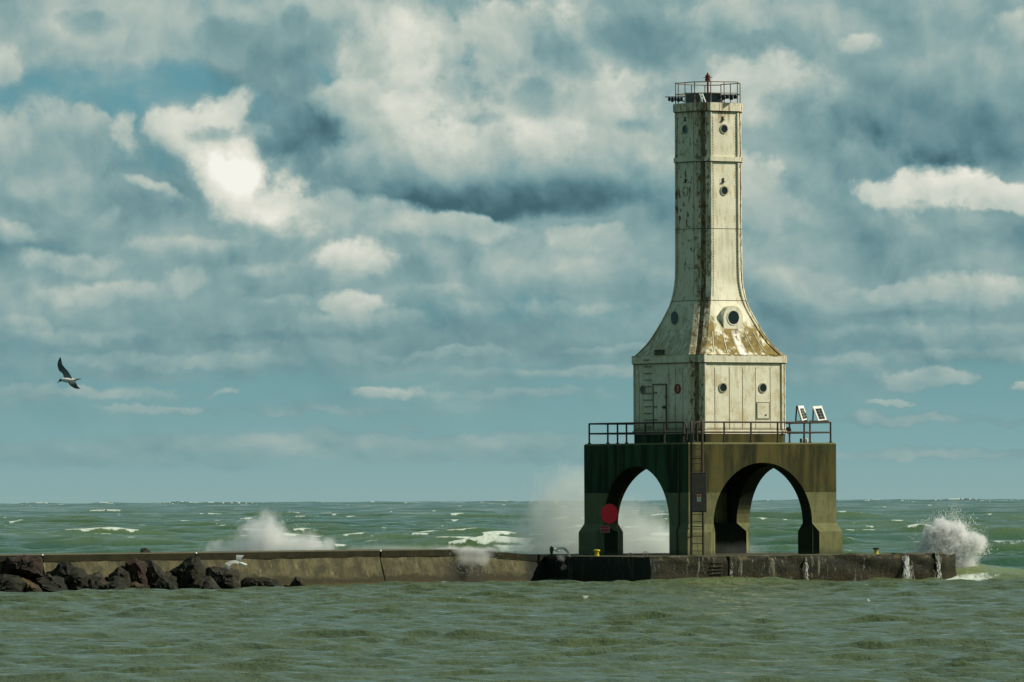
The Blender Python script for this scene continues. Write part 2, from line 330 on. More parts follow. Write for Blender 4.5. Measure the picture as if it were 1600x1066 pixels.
def m_concrete_base():
    m, g = mat('stained_concrete'); P = g.n('ShaderNodeTexCoord').outputs['Object']
    x, y, z = g.xyz(P)[:3]
    st = g.noise(g.v('MULTIPLY', P, (1, 1, .12)), 1.7, 7, .62)
    st2 = g.noise(g.v('MULTIPLY', P, (1, 1, .2)), 6, 6, .6)
    blot = g.noise(P, .7, 6, .6)
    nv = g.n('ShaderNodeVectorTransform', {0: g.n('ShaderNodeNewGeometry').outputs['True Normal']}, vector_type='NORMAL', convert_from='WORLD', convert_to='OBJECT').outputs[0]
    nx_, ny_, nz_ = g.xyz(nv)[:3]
    side = g.sm(nx_, -.25, -.6)                          # green algae, plus shade painted on every face turned from the sun
    inner_shade = g.m('MULTIPLY', g.m('MAXIMUM', g.sm(nz_, -.05, -.35), side), g.m('MULTIPLY', g.sm(x, -5.09, -5.0), g.sm(z, 6.2, 6.1)))  # shade inside the arches painted onto soffits and jambs
    up = g.mix(g.sm(st, .36, .66), (.082, .072, .022), (.020, .022, .008))
    up = g.mix(g.m('MULTIPLY', g.sm(blot, .52, .68), .55), up, (.04, .055, .018))
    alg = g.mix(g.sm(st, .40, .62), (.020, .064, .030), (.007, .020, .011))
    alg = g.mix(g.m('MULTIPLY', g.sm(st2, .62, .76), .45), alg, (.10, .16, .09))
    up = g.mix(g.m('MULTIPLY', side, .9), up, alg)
    lo = g.mix(g.sm(blot, .35, .7), (.175, .175, .078), (.105, .11, .050))
    lo = g.mix(g.m('MULTIPLY', g.sm(st2, .50, .68), .6), lo, (.075, .078, .034))
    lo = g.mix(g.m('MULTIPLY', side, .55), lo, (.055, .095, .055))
    edge = g.sm(g.m('ADD', z, g.m('MULTIPLY', g.m('SUBTRACT', g.noise(P, 3, 3), .5), .05)), 3.47, 3.51)
    c = g.mix(edge, lo, up)
    c = g.mix(g.m('MULTIPLY', inner_shade, .92), c, (.010, .017, .010))
    c = g.mix(g.m('MULTIPLY', g.sm(z, .35, .0), .6), c, (.05, .06, .035))
    c = g.mix(g.m('MULTIPLY', g.m('MULTIPLY', g.sm(z, 6.16, 6.24), g.sm(z, 6.34, 6.30)), .6), c, (.17, .17, .08))
    h = g.m('ADD', g.noise(P, 9, 7, .65), g.m('MULTIPLY', st, .6))
    principled(g, c, .8, 0, bump(g, h, .5, .03), .12); return m

def m_platform():
    m, g = mat('wet_dark_concrete'); P = g.n('ShaderNodeTexCoord').outputs['Object']
    x, y, z = g.xyz(P)[:3]
    n = g.noise(g.v('MULTIPLY', P, (1, 1, 1.3)), 1.4, 8, .65); f = g.noise(P, 7, 7, .68)
    c = g.mix(g.sm(n, .38, .64), (.010, .011, .005), (.027, .026, .012))
    c = g.mix(g.m('MULTIPLY', g.sm(f, .55, .68), .6), c, (.012, .013, .010))
    # rust brown in the tidal band, worn pale lip
    c = g.mix(g.m('MULTIPLY', g.m('MULTIPLY', g.sm(z, -.85, -1.1), g.sm(f, .4, .6)), .5), c, (.050, .032, .011))
    lip = g.m('MULTIPLY', g.sm(z, -.28, -.12), g.sm(g.noise(P, 1.9, 6, .66), .54, .62))
    c = g.mix(g.m('MULTIPLY', lip, .7), c, (.15, .115, .06))
    # lime and water runs
    rn = g.noise(g.v('MULTIPLY', P, (1, 1, .10)), 5.5, 6, .7)
    rb = g.sm(g.noise(g.v('MULTIPLY', P, (1, 1, .0)), .42, 3, .5), .36, .54)
    c = g.mix(g.m('MULTIPLY', g.m('MULTIPLY', g.sm(rn, .54, .66), rb), .75), c, (.24, .25, .18))
    side = g.sm(x, PX0 + .7, PX0 + .35)  # shade painted on the left face, turned from the sun
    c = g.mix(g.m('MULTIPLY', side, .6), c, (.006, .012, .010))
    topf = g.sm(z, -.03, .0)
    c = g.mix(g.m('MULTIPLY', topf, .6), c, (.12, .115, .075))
    principled(g, c, g.m('MULTIPLY_ADD', n, .5, .45), 0, bump(g, g.m('ADD', f, n), .9, .07), .15); return m

def m_wall(capped=False):
    m, g = mat('algae_dark_coping' if capped else 'tan_breakwater_concrete'); P = g.n('ShaderNodeTexCoord').outputs['Object']
    x, y, z = g.xyz(P)[:3]
    run = g.noise(g.v('MULTIPLY', P, (1, 1, .15)), 3.0, 6, .66); b = g.noise(P, 1.1, 8, .72); f = g.noise(P, 9, 6, .66)
    if capped:
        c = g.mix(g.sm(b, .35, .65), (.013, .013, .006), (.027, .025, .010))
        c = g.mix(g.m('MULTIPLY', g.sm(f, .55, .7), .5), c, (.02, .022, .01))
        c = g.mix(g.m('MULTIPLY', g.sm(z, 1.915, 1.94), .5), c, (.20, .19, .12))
    else:
        c = g.mix(g.sm(b, .32, .66), (.118, .106, .052), (.040, .040, .021))
        c = g.mix(g.m('MULTIPLY', g.sm(run, .50, .64), .7), c, (.036, .034, .014))
        c = g.mix(g.m('MULTIPLY', g.sm(run, .42, .32), .5), c, (.25, .22, .13))
        c = g.mix(g.m('MULTIPLY', g.sm(f, .50, .62), .45), c, (.045, .042, .020))
        c = g.mix(g.m('MULTIPLY', g.sm(g.noise(P, .55, 7, .7), .54, .60), .6), c, (.040, .040, .022))
        tide = g.m('ADD', z, g.m('ADD', g.m('MULTIPLY', g.m('SUBTRACT', b, .5), 1.5), g.m('MULTIPLY', g.m('SUBTRACT', g.noise(P, .35, 3, .5), .5), .9)))
        c = g.mix(g.m('MULTIPLY', g.sm(tide, .68, .50), .85), c, (.024, .022, .009))
        c = g.mix(g.m('MULTIPLY', g.m('MULTIPLY', g.sm(z, .30, .12), g.sm(f, .42, .6)), .6), c, (.12, .075, .025))
    t = g.m('ADD', g.m('ADD', g.m('MULTIPLY', g.m('SUBTRACT', x, WB.x), WD.x), g.m('MULTIPLY', g.m('SUBTRACT', y, WB.y), WD.y)), g.m('MULTIPLY', g.m('SUBTRACT', b, .5), 2.5))
    c = g.mix(g.m('MULTIPLY', g.sm(t, 2.6, 1.7), .93), c, (.010, .013, .009))   # shaded wall corner by the pier, painted black
    soak = g.m('MULTIPLY', g.sm(g.m('ABSOLUTE', g.m('SUBTRACT', t, wall_t(728))), 2.4, .9), g.sm(z, 1.5, 1.0))
    c = g.mix(g.m('MULTIPLY', soak, .75), c, (.022, .022, .014))
    principled(g, c, .75, 0, bump(g, g.m('ADD', f, run), .6, .04), .12); return m

def m_rock(name, a, b):
    m, g = mat(name); P = g.n('ShaderNodeTexCoord').outputs['Object']
    n = g.noise(P, 1.3, 8, .66); f = g.noise(P, 7, 6, .65)
    c = g.mix(g.sm(n, .38, .62), a, b)
    c = g.mix(g.m('MULTIPLY', g.sm(f, .52, .66), .6), c, tuple(v * .35 for v in a))
    z = g.xyz(g.n('ShaderNodeNewGeometry').outputs['Position'])[2]
    c = g.mix(g.m('MULTIPLY', g.sm(z, .45, .1), .75), c, (.018, .020, .012))
    c = g.mix(g.m('MULTIPLY', g.sm(g.noise(P, 3.1, 5, .6), .62, .68), .35), c, (.20, .17, .10))
    principled(g, c, .7, 0, bump(g, g.m('ADD', n, f), 1.0, .12), .15); return m

def m_water():
    m, g = mat('lake_water')
    P = g.n('ShaderNodeNewGeometry').outputs['Position']
    foam = g.n('ShaderNodeAttribute', attribute_name='foam').outputs['Fac']
    lake = g.n('ShaderNodeAttribute', attribute_name='lake').outputs['Fac']
    shoal = g.n('ShaderNodeAttribute', attribute_name='shoal').outputs['Fac']
    n = g.noise(g.v('MULTIPLY', P, (.05, .02, 0)), 1.0, 5, .6)
    harbour = g.mix(n, (.064, .092, .040), (.096, .120, .056))
    deep = g.mix(g.sm(n, .35, .65), (.014, .064, .026), (.045, .100, .040))
    c = g.mix(lake, harbour, deep)
    c = g.mix(shoal, c, (.17, .21, .075))
    fn = g.noise(g.v('MULTIPLY', P, (1.6, .5, 1)), 1.6, 6, .7)
    fm = g.m('MULTIPLY', g.sm(g.m('ADD', foam, g.m('MULTIPLY', g.m('SUBTRACT', fn, .5), 1.5)), .40, .85), .85)
    fm = g.m('MULTIPLY', fm, g.sm(foam, .02, .12))
    c = g.mix(fm, c, (.66, .72, .64))
    b1 = g.noise(g.v('MULTIPLY', P, (.8, .9, .5)), 2.4, 5, .58)
    b2 = g.noise(g.v('MULTIPLY', P, (.6, 1, .4)), 8.0, 4, .6)
    h = g.m('ADD', g.m('MULTIPLY', b1, 1.0), g.m('MULTIPLY', b2, .30))
    nm = bump(g, h, .9, .15)
    principled(g, c, g.m('MULTIPLY_ADD', fm, .6, .09), 0, nm, .5, IOR=1.33); return m

def m_spray_volume(name, dens, shape_fn, col=(.92, .95, .93), aniso=.25):
    m, g = mat(name); P = g.n('ShaderNodeTexCoord').outputs['Object']
    d = g.m('MULTIPLY', shape_fn(g, P), dens)
    v = g.n('ShaderNodeVolumePrincipled', {'Color': col, 'Density': d, 'Anisotropy': aniso})
    g.n('ShaderNodeOutputMaterial', {'Volume': v.outputs[0]}); return m

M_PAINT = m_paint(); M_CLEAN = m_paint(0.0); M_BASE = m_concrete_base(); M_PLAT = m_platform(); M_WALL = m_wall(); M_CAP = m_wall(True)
M_WATER = m_water()
M_RAIL = m_simple('rusty_dark_rail', (.055, .042, .030), .7, .0, .5, 9, .6)
M_RAILP = m_simple('rusty_pale_rail', (.32, .27, .19), .7, .0, .5, 9, .8)
M_GLASS = m_simple('dark_porthole_glass', (.012, .022, .022), .12, 0, .2)
M_RIM = m_simple('porthole_rim', (.42, .40, .28), .6, 0, .4, 12, .5)
M_SEAM = m_simple('dark_seam_rust', (.15, .12, .07), .8, 0, .5, 9, .3)  # dark rusty brown of plate seams, straps and hinges
M_BLACK = m_simple('black_metal', (.015, .015, .015), .5)
M_GREY = m_simple('grey_metal', (.16, .19, .18), .5, .3, .3)
M_WHITE = m_simple('white_frame', (.78, .77, .70), .5, 0, .15)
M_PV = m_simple('solar_cells', (.020, .026, .028), .2, 0, .3)
M_PVLINE = m_simple('cell_lines', (.20, .22, .22), .4)
M_YEL = m_simple('yellow_paint', (.62, .50, .02), .5, 0, .35, 12, .25)
M_RED = m_simple('red_sign_paint', (.85, .008, .022), .5, 0, .12, 5)
M_REDD = m_simple('faded_red', (.38, .03, .04), .55, 0, .3, 9)
M_PLATE = m_simple('brown_guard_plate', (.17, .12, .095), .6, .2, .3, 5)
M_ORANGE = m_simple('orange_sticker', (.75, .22, .03), .5)
M_RUSTRED = m_simple('red_oxide_metal', (.20, .035, .022), .6, 0, .4)
M_FOAM = m_simple('foam_white', (.80, .84, .80), .8, 0, .12, 9)

# ================================================================== WATER
def build_water():
    rows = list(np.arange(150, 180, .5)) + list(np.arange(180, 402, .22)); d = rows[-1]
    while d < 1600: d += .0013 * d; rows.append(d)
    while d < 14000: d += .0021 * d; rows.append(d)
    rows = np.array(rows)
    t = np.tan(R(1) * np.concatenate([np.linspace(-9, -4.5, 70)[:-1], np.linspace(-4.5, 4.5, 900), np.linspace(4.5, 9, 70)[1:]]))
    D, T = np.meshgrid(rows, t, indexing='ij')
    X = (D * T); Y = D.copy()
    step = np.gradient(rows)[:, None] * np.ones_like(X)
    # harbour side or lake side
    sA = (X - WB.x) * WN.x + (Y - WB.y) * WN.y            # >0 on the harbour side of the wall
    lx = (X - TC.x) * EP.x + (Y - TC.y) * EP.y; ly = (X - TC.x) * EQ.x + (Y - TC.y) * EQ.y
    wall_lake = sstep(-sA, 1.0, 6.0)
    right_lake = np.maximum(sstep(ly, -14, 4) * sstep(lx, 2, 9), sstep(Y, 412, 424))
    lake = np.where(lx < 0, wall_lake, right_lake)
    lake = np.maximum(lake, sstep(Y, 412, 424))
    rng = np.random.RandomState(7)
    XX, YY, SS = X.astype(np.float64), Y.astype(np.float64), step
    ih = int(np.searchsorted(rows, 424)); il = int(np.searchsorted(rows, 375))
    Z = np.zeros_like(X); DX = np.zeros_like(X); DY = np.zeros_like(X); J = np.zeros_like(X)
    amp_h = 1 - .82 * lake; amp_l = lake
    gust = .45 + 1.1 * fbm2(X / 26, Y / 60, 3, 3)
    def add(lam, a, ang, ampf, q, r0, r1):
        X, Y, step = XX[r0:r1], YY[r0:r1], SS[r0:r1]; ampf = ampf[r0:r1]
        k = 2 * math.pi / lam; kx, ky = k * math.sin(ang), -k * math.cos(ang)
        ph = kx * X + ky * Y + rng.rand() * 6.28
        need = lam / max(abs(math.cos(ang)), .25)
        att = np.clip((need / step - 2.0) / 2.5, 0, 1)
        A = a * ampf * att
        s, c = np.sin(ph), np.cos(ph)
        Z[r0:r1] += A * s; DX[r0:r1] += q * A * c * math.sin(ang); DY[r0:r1] -= q * A * c * math.cos(ang); J[r0:r1] += A * k * s
    amp_g = amp_h * gust
    for i in range(54):                                   # harbour chop
        lam = .7 * (10 / .7) ** (i / 53) * rng.uniform(.9, 1.1)
        add(lam, .0108 * lam ** .55, R(rng.normal(-10, 20)), amp_g, .85, 0, ih)
    Jh = J.copy(); J = np.zeros_like(X); Z1 = Z.copy()
    gl = fbm2(X / 45, Y / 110, 3, 9); off = 1 + 1.2 * sstep(Y, 2500, 7500)
    amp_o = amp_l * off * (.45 + 1.1 * gl)
    for i in range(60):                                   # lake sea
        lam = 1.6 * (95 / 1.6) ** (i / 59) * rng.uniform(.9, 1.1)
        pk = math.exp(-((math.log(lam / 17)) ** 2) / 1.0)
        add(lam, .0175 * lam ** .50 * (.85 + .5 * pk), R(rng.normal(9, 22)), amp_o, .85, il, len(rows))
    Zl = Z - Z1
    # swell shouldering up in front of the platform, trough beside
    g = np.exp(-(((X - hx(1110, 388)) / 4.2) ** 2) - ((Y - 388) / 7) ** 2)
    Z = Z + .28 * g
    g2 = np.exp(-(((X - hx(1545, 404)) / 3.0) ** 2) - ((Y - 410) / 7) ** 2)
    Z = Z + .55 * g2
    # whitecaps
    st = np.maximum(J, 0)
    patch = fbm2(X / 6, Y / 26, 3, 21)
    sig = Zl / (np.sqrt(np.mean(Zl[lake > .9] ** 2)) + 1e-6)
    far = sstep(Y, 900, 5000)
    Jn = J / (np.sqrt(np.mean(J[(lake > .9) & (Y < 1500)] ** 2)) + 1e-6)
    brk = vn2(X / 1.1, Y / 9, 91)
    foam = sstep(sig * .55 + Jn * .6 + (patch - .5) * 4.4 + (brk - .5) * 2.2, 3.25, 3.85) * lake * .95
    sc_ = np.maximum(Y / 700, .6)
    foam = np.maximum(foam, lake * .54 * (1 - .55 * sstep(Y, 1200, 3500)) * sstep(fbm2(X / (2.4 * sc_), Y / (16 * sc_ ** 2), 3, 44) + .04 * sig, .86, .92))
    # backwash foam close to the structures on the lake side
    n = fbm2(X / 1.2, Y / 3.5, 4, 31)
    near_end = np.exp(-(((X - hx(1512, 402)) / 1.9) ** 2) - (((Y - 399) / 7.5) ** 2))
    foam = np.maximum(foam, near_end * (.5 + .9 * n))
    tail = np.exp(-(((X - hx(1560, 396)) / 3.6) ** 2) - ((Y - 396.5) / 2.6) ** 2)
    foam = np.maximum(foam, tail * (.1 + .9 * n))
    pf = np.exp(-((ly - PY0 + .45) / .35) ** 2) * (lx > PX0 - .3) * (lx < PX1 + .3)
    foam = np.maximum(foam, pf * (n - .25) * 1.0)
    wf = np.exp(-((sA - .25) / .35) ** 2) * (lx < PX0 + .5)
    foam = np.maximum(foam, wf * (n - .22) * 1.0)
    hc = sstep(fbm2(X / .8, Y / 3.5, 3, 77) + .05 * Z1 / .1, .93, 1.0) * (1 - lake)
    foam = np.maximum(foam, hc * .6)
    shoal = np.maximum(g * .42, np.exp(-(((X - hx(1545, 404)) / 5.5) ** 2) - ((Y - 411) / 13) ** 2) * .85)
    shoal = np.maximum(shoal, lake * sstep(Y, 440, 415) * .55 * sstep(vn2(X / 8, Y / 16, 5), .3, .9))
    shoal = np.maximum(shoal, lake * .28 * sstep(sig, .6, 2.4) * (1 - far))
    Rr = 7.43e6
    Zc = Z - D ** 2 / (2 * Rr)
    nr, nc = X.shape
    co = np.stack([X + DX, Y + DY, Zc], -1).reshape(-1, 3).astype(np.float32)
    idx = np.arange(nr * nc).reshape(nr, nc)
    f = np.stack([idx[:-1, :-1], idx[:-1, 1:], idx[1:, 1:], idx[1:, :-1]], -1).reshape(-1, 4).astype(np.int32)
    me = bpy.data.meshes.new('water')
    me.vertices.add(len(co)); me.vertices.foreach_set('co', co.ravel())
    me.loops.add(f.size); me.loops.foreach_set('vertex_index', f.ravel())
    me.polygons.add(len(f)); me.polygons.foreach_set('loop_start', np.arange(0, f.size, 4, dtype=np.int32))
    me.polygons.foreach_set('loop_total', np.full(len(f), 4, np.int32))
    me.update(calc_edges=True)
    me.polygons.foreach_set('use_smooth', np.ones(len(f), bool))
    for nm, arr in (('foam', foam), ('lake', lake), ('shoal', shoal)):
        a = me.attributes.new(nm, 'FLOAT', 'POINT'); a.data.foreach_set('value', np.clip(arr, 0, 1).astype(np.float32).ravel())
    o = link('water', me, M_WATER); tag(o, kind='structure')
build_water()

# ================================================================== BREAKWATER WALL
def rough(bm, amt, seed, keep=None, freq=1.2):
    for v in bm.verts:
        if keep and keep(v.co): continue
        p = v.co
        n = Vector((float(vn2(np.float64(p.x * freq + p.z * 1.7), np.float64(p.y * freq), seed)) - .5,
                    float(vn2(np.float64(p.y * freq + 9), np.float64(p.z * freq * 1.7 + p.x), seed + 1)) - .5,
                    float(vn2(np.float64(p.x * freq + 5), np.float64(p.y * freq + p.z), seed + 2)) - .5))
        v.co = p + n * amt
def build_wall():
    root = empty('breakwater_wall', (0, 0, 0))
    tag(root, 'long low tan concrete breakwater wall with dark coping running left from the lighthouse pier', 'breakwater')
    joints = [wall_t(868) - .6, wall_t(603), wall_t(315), wall_t(75), wall_t(-420)]
    def hz(t): return 1.94 - .36 * float(sstep(np.float64(t), wall_t(720), wall_t(860))) if t < wall_t(720) else 1.94
    for s in range(4):
        t0, t1 = joints[s] + .07, joints[s + 1] - .07
        n = max(8, int((t1 - t0) / .45))
        def ringset(prof):
            rs = []
            for i in range(n + 1):
                t = t0 + (t1 - t0) * i / n; b = WB + WD * t; dz = hz(t) - 1.94
                rs.append([b + WN * p[0] + Vector((0, 0, p[1] + (dz if p[1] > .8 else 0))) for p in prof])
            return rs
        body = [(.35, -1.6), (.0, .0), (-.16, .45), (-.30, .95), (-.42, 1.35), (-.50, 1.60), (-5.5, 1.60), (-5.5, -1.6)]
        bm = bmesh.new(); loft(bm, ringset(body)); rough(bm, .10, 3 + s, freq=1.5)
        sec = obj('concrete_section', bm, M_WALL, root, 50)
        cap = [(-.46, 1.58), (-.44, 1.92), (-.49, 1.945), (-1.6, 1.95), (-5.5, 1.95), (-5.5, 1.58)]
        bm = bmesh.new(); loft(bm, ringset(cap)); rough(bm, .035, 30 + s, freq=2.0)
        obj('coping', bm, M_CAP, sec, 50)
        # pale mortar patch at the joint top
        if s < 3:
            t = t1 + .07; b = WB + WD * t
            bm = bmesh.new(); box(bm, b + WN * -.60 + Vector((0, 0, 1.93)), (.11, .34, .09), Matrix.Rotation(math.atan2(WD.y, WD.x), 3, 'Z'), .01)
            obj('joint_patch', bm, M_WHITE, sec)
build_wall()

# ================================================================== PIER PLATFORM
def build_platform():
    root = empty('pier_platform', TC + Vector((0, 0, ZP)), TH)
    tag(root, 'low dark wet concrete platform with stained crumbling sides under the lighthouse', 'pier')
    def block(x0, x1, seed, amt=.16, endround=0.0):
        # grid box with rough surface; top is z=0
        nx = max(2, int((x1 - x0) / .35)); bm = bmesh.new()
        zs = [-3.2, -1.9, -1.5, -1.2, -.9, -.6, -.35, -.16, -.05, 0]
        ys = [PY0, PY0 + .1, PY0 + .5, PY0 + 2, PY0 + 6, PY1]
        rings = []
        for i in range(nx + 1):
            x = x0 + (x1 - x0) * i / nx
            r = [(x, PY0 + (.05 if z > -.1 else 0), z) for z in zs] + [(x, yy, .0) for yy in ys[2:]] + [(x, PY1, -3.2)]
            if endround:
                f = max(0, (x - (x1 - 1.0)) / 1.0); r = [(a, b + (endround * f * f if b < -5 else 0), c - (.10 * f if c > -.2 else 0)) for a, b, c in r]
            rings.append([Vector(p) for p in r])
        loft(bm, rings)
        def keep(p): return p.y > PY0 + 1.0
        rough(bm, amt, seed, keep, 2.3)
        obj('concrete_block', bm, M_PLAT, root, 45)
    def lx_at(px):
        # local x on the front face seen at px
        u = (px - 800) / FPX
        ox, oy = TC.x + EQ.x * PY0, TC.y + EQ.y * PY0
        return (u * oy - ox) / (EP.x - u * EP.y)
    xs = [PX0, lx_at(1137), lx_at(1253), lx_at(1460), PX1]
    for i in range(4):
        block(xs[i] + (.03 if i else 0), xs[i + 1] - .03, 50 + i * 5, .16 if i < 2 else .24, .35 if i == 3 else 0)
    # low kerb course that carries the worn front lip
    bm = bmesh.new()
    for k in range(5):
        z = -.35 - .2 * k
        box(bm, (lx_at(1105) + .55, PY0 - .05, z), (.75, .05, .03))
    obj('ladder_rung', bm, M_RAIL, root)
    return lx_at
LXAT = build_platform()

# ================================================================== LIGHTHOUSE
LH = empty('lighthouse', TC + Vector((0, 0, ZP)), TH)
tag(LH, 'tall white rust-streaked steel lighthouse flaring onto a dark square concrete base with four arches', 'lighthouse')
HB = 141 * U; ZD = zl(693); RX = 94 * U; RY = 89.5 * U; ZS = zl(818)

def arch_profile(r, zs, n=40):
    pts = [(-r, -1.0), (r, -1.0)]
    for i in range(n + 1):
        a = math.pi * i / n; pts.append((r * math.cos(a), zs + r * math.sin(a)))
    return pts
def build_base():
    bm = bmesh.new(); box(bm, (0, 0, ZD / 2), (2 * HB, 2 * HB, ZD))
    bmesh.ops.bevel(bm, geom=[e for e in bm.edges if all(v.co.z > ZD - .01 for v in e.verts)], offset=.07, segments=1, affect='EDGES')
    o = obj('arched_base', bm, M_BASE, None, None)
    cut = []
    for ax, r in ((0, RX), (1, RY)):
        bm = bmesh.new(); pf = arch_profile(r, ZS)
        rings = [[Vector((a, s, b)) if ax == 0 else Vector((s, a, b)) for a, b in pf] for s in (-9, 9)]
        loft(bm, rings); cut.append(obj('cut', bm, None, None, None))
    bm = bmesh.new(); box(bm, (0, 0, 1.9), (2 * (HB - 25 * U), 2 * (HB - 25 * U), 7.4)); cut.append(obj('cut', bm, None, None, None))
    for c in cut:
        md = o.modifiers.new('b', 'BOOLEAN'); md.operation = 'DIFFERENCE'; md.object = c; md.solver = 'EXACT'
    dg = bpy.context.evaluated_depsgraph_get(); dg.update()
    me = bpy.data.meshes.new_from_object(o.evaluated_get(dg)); me.name = 'arched_base'
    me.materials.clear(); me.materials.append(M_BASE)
    for c in cut: bpy.data.objects.remove(c)
    bpy.data.objects.remove(o)
    o = bpy.data.objects.new('arched_base', me); COL.objects.link(o); o.parent = LH
    me.polygons.foreach_set('use_smooth', [True] * len(me.polygons)); me.set_sharp_from_angle(angle=R(20))
    # flared feet
    for k in range(4):
        sx, sy = [(1, -1), (-1, -1), (-1, 1), (1, 1)][k]
        ox, oy = (94, 89.5)
        e = 6.5; t = 24
        lowp = [(ox + 9, 141 + e), (141 + e, 141 + e), (141 + e, oy + 9), (124, oy - 15), (ox - 15, 124)]
        top = [(ox - .1, 141.1), (141.1, 141.1), (141.1, oy - .1), (116, oy - .1), (ox - .1, 116)]
        bm = bmesh.new()
        rings = []
        for poly, z in ((lowp, -.02), (lowp, zl(831)), (top, ZS + .002)):
            rings.append([Vector((a * U * sx, b * U * sy, z)) for a, b in poly])
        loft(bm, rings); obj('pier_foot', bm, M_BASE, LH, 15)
build_base()

K_, G_, MM, RC = 18 * U, 6.0 * U, 2.2 * U, 1.6 * U
def section(h, z, grow=0.0, plain=False):
    h = h + grow; k = K_
    if plain: q = [(h, h - k), (h - k, h)]
    else:
        def dg(t, ins=0): return (h - k * t - ins * .7071, h - k * (1 - t) - ins * .7071)
        q = [(h - RC, h - k - MM), (h, h - k - MM), (h, h - k), dg(.34), dg(.38, G_), dg(.62, G_), dg(.66), (h - k, h), (h - k - MM, h), (h - k - MM, h - RC)]
    pts = []
    for r in range(4):
        for a, b in q:
            for _ in range(r): a, b = -b, a
            pts.append(Vector((a, b, z)))
    return pts
PROF = [(558, 119), (554, 114.5), (550, 110), (545, 105), (540, 100), (536, 96.5), (525, 88.5), (514, 81.5), (502, 74.5), (491, 68.5), (480, 63), (471, 59.5),
        (460, 56.8), (447, 54.4), (435, 53.2), (420, 52.7), (400, 52.5), (300, 52.3), (165, 52)]
def hs(w): return (w * U + K_ * math.sin(TH)) / (math.cos(TH) + math.sin(TH))
def h_at(py):
    for (a, wa), (b, wb) in zip(PROF, PROF[1:]):
        if b <= py <= a: return hs(wa + (wb - wa) * (a - py) / (a - b))
    return hs(119)
def build_shell():
    bm = bmesh.new(); loft(bm, [section(hs(w), zl(y)) for y, w in PROF]); obj('steel_shaft', bm, M_PAINT, LH, 28)
    bm = bmesh.new(); loft(bm, [section(hs(118.5), zl(y)) for y in (679, 640, 600, 567)]); obj('lower_room', bm, M_PAINT, LH, 28)
    def band(y0, y1, w, name='steel_band', m=M_PAINT, plain=True, g=.0):
        bm = bmesh.new(); loft(bm, [section(hs(w), zl(y), g, plain) for y in (y0, y1)]); return obj(name, bm, m, LH, 28)
    band(568.2, 556, 119, 'cornice', g=.05)
    band(569.6, 568.2, 119, 'cornice_seam', M_SEAM, g=.02)
    band(254, 247, 52.3, 'steel_band', g=.05); band(255.2, 254, 52.3, 'band_seam', M_SEAM, g=.025)
    band(175.5, 163, 52, 'parapet_band', g=.07); band(177, 175.5, 52, 'band_seam', M_SEAM, g=.03)
    band(359.6, 358.6, 52.5, 'band_seam', M_SEAM, plain=False, g=.004); band(471.6, 470.6, 59.8, 'band_seam', M_SEAM, plain=False, g=.004)
    band(672.5, 671.6, 118.7, 'band_seam', M_SEAM, plain=False, g=.004)
    band(679, 673.5, 119.5, 'foot_band', g=.02, plain=False)
    # concrete plinth
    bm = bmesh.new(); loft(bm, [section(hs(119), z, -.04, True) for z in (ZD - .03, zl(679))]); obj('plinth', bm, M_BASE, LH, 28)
    # roof slab inside the parapet
    bm = bmesh.new(); loft(bm, [section(hs(52), z, -.02, True) for z in (zl(170), zl(162.4))]); obj('roof_deck', bm, M_GREY, LH, 28)
build_shell()

# frames of the four faces: origin on face plane centre, u along the face, n outward.
# 'R' = local -Y (sunlit, right), 'L' = local -X (left)
def fpt(face, u, n, z):
    """u increases to the right in the photograph, n = distance out from the axis"""
    return Vector((u, -n, z)) if face == 'R' else Vector((-n, -u, z))
def fu(face, px, n, cx=1107.5):
    """u (m) so that the point shows at photo pixel px"""
    c, s = math.cos(TH), math.sin(TH)
    if face == 'R': return ((px - cx) * U - n * s) / c
    return ((px - cx) * U + n * c) / s
def fbox(bm, face, u, n, z, su, sn, sz, bev=0):
    c = fpt(face, u, n, z); s = (su, sn, sz) if face == 'R' else (sn, su, sz)
    box(bm, c, s, None, bev)
def disc(bm, face, u, n0, n1, z, r, seg=28, r2=None):
    tube(bm, fpt(face, u, n0, z), fpt(face, u, n1, z), r, seg, r2)
def ring(bm, face, u, n0, n1, z, r0, r1, seg=28):
    rs = []
    for nn, rr in ((n0, r1), (n1, r1), (n1, r0), (n0, r0)):
        rs.append([fpt(face, u + rr * math.cos(2 * math.pi * k / seg), nn, z + rr * math.sin(2 * math.pi * k / seg)) for k in range(seg)])
    vr = [[bm.verts.new(p) for p in r] for r in rs]
    for i in range(4):
        a, b = vr[i], vr[(i + 1) % 4]
        for k in range(seg): bm.faces.new([a[k], a[(k + 1) % seg], b[(k + 1) % seg], b[k]])
def porthole(face, px, py, r, n, glass=M_GLASS, cx=1107.5, lab=None, rim=M_RIM):
    u = fu(face, px, n, cx); z = zl(py)
    bm = bmesh.new(); ring(bm, face, u, n - .03, n + .045, z, r, r + 1.6 * U); p = obj('porthole', bm, rim, LH)
    if lab: p['label'] = lab
    bm = bmesh.new(); disc(bm, face, u, n - .02, n + .012, z, r + .01); obj('glass', bm, glass, p)
    return p
nb = hs(118.5) - RC
for px in (1125.8, 1189): porthole('R', px, 607.5, 6.2 * U, nb)
porthole('L', 1004, 609, 6.2 * U, nb)
p = porthole('L', 1056.5, 609, 6.2 * U, nb, M_REDD, lab='red-rimmed round window with a pale figure shape', rim=M_RUSTRED)
bm = bmesh.new()
fbox(bm, 'L', fu('L', 1056.5, nb + .03), nb + .03, zl(606.5), .12, .03, .16); fbox(bm, 'L', fu('L', 1056.5, nb + .03), nb + .03, zl(611.5), .16, .03, .08)
obj('pale_mark', bm, M_RIM, p)
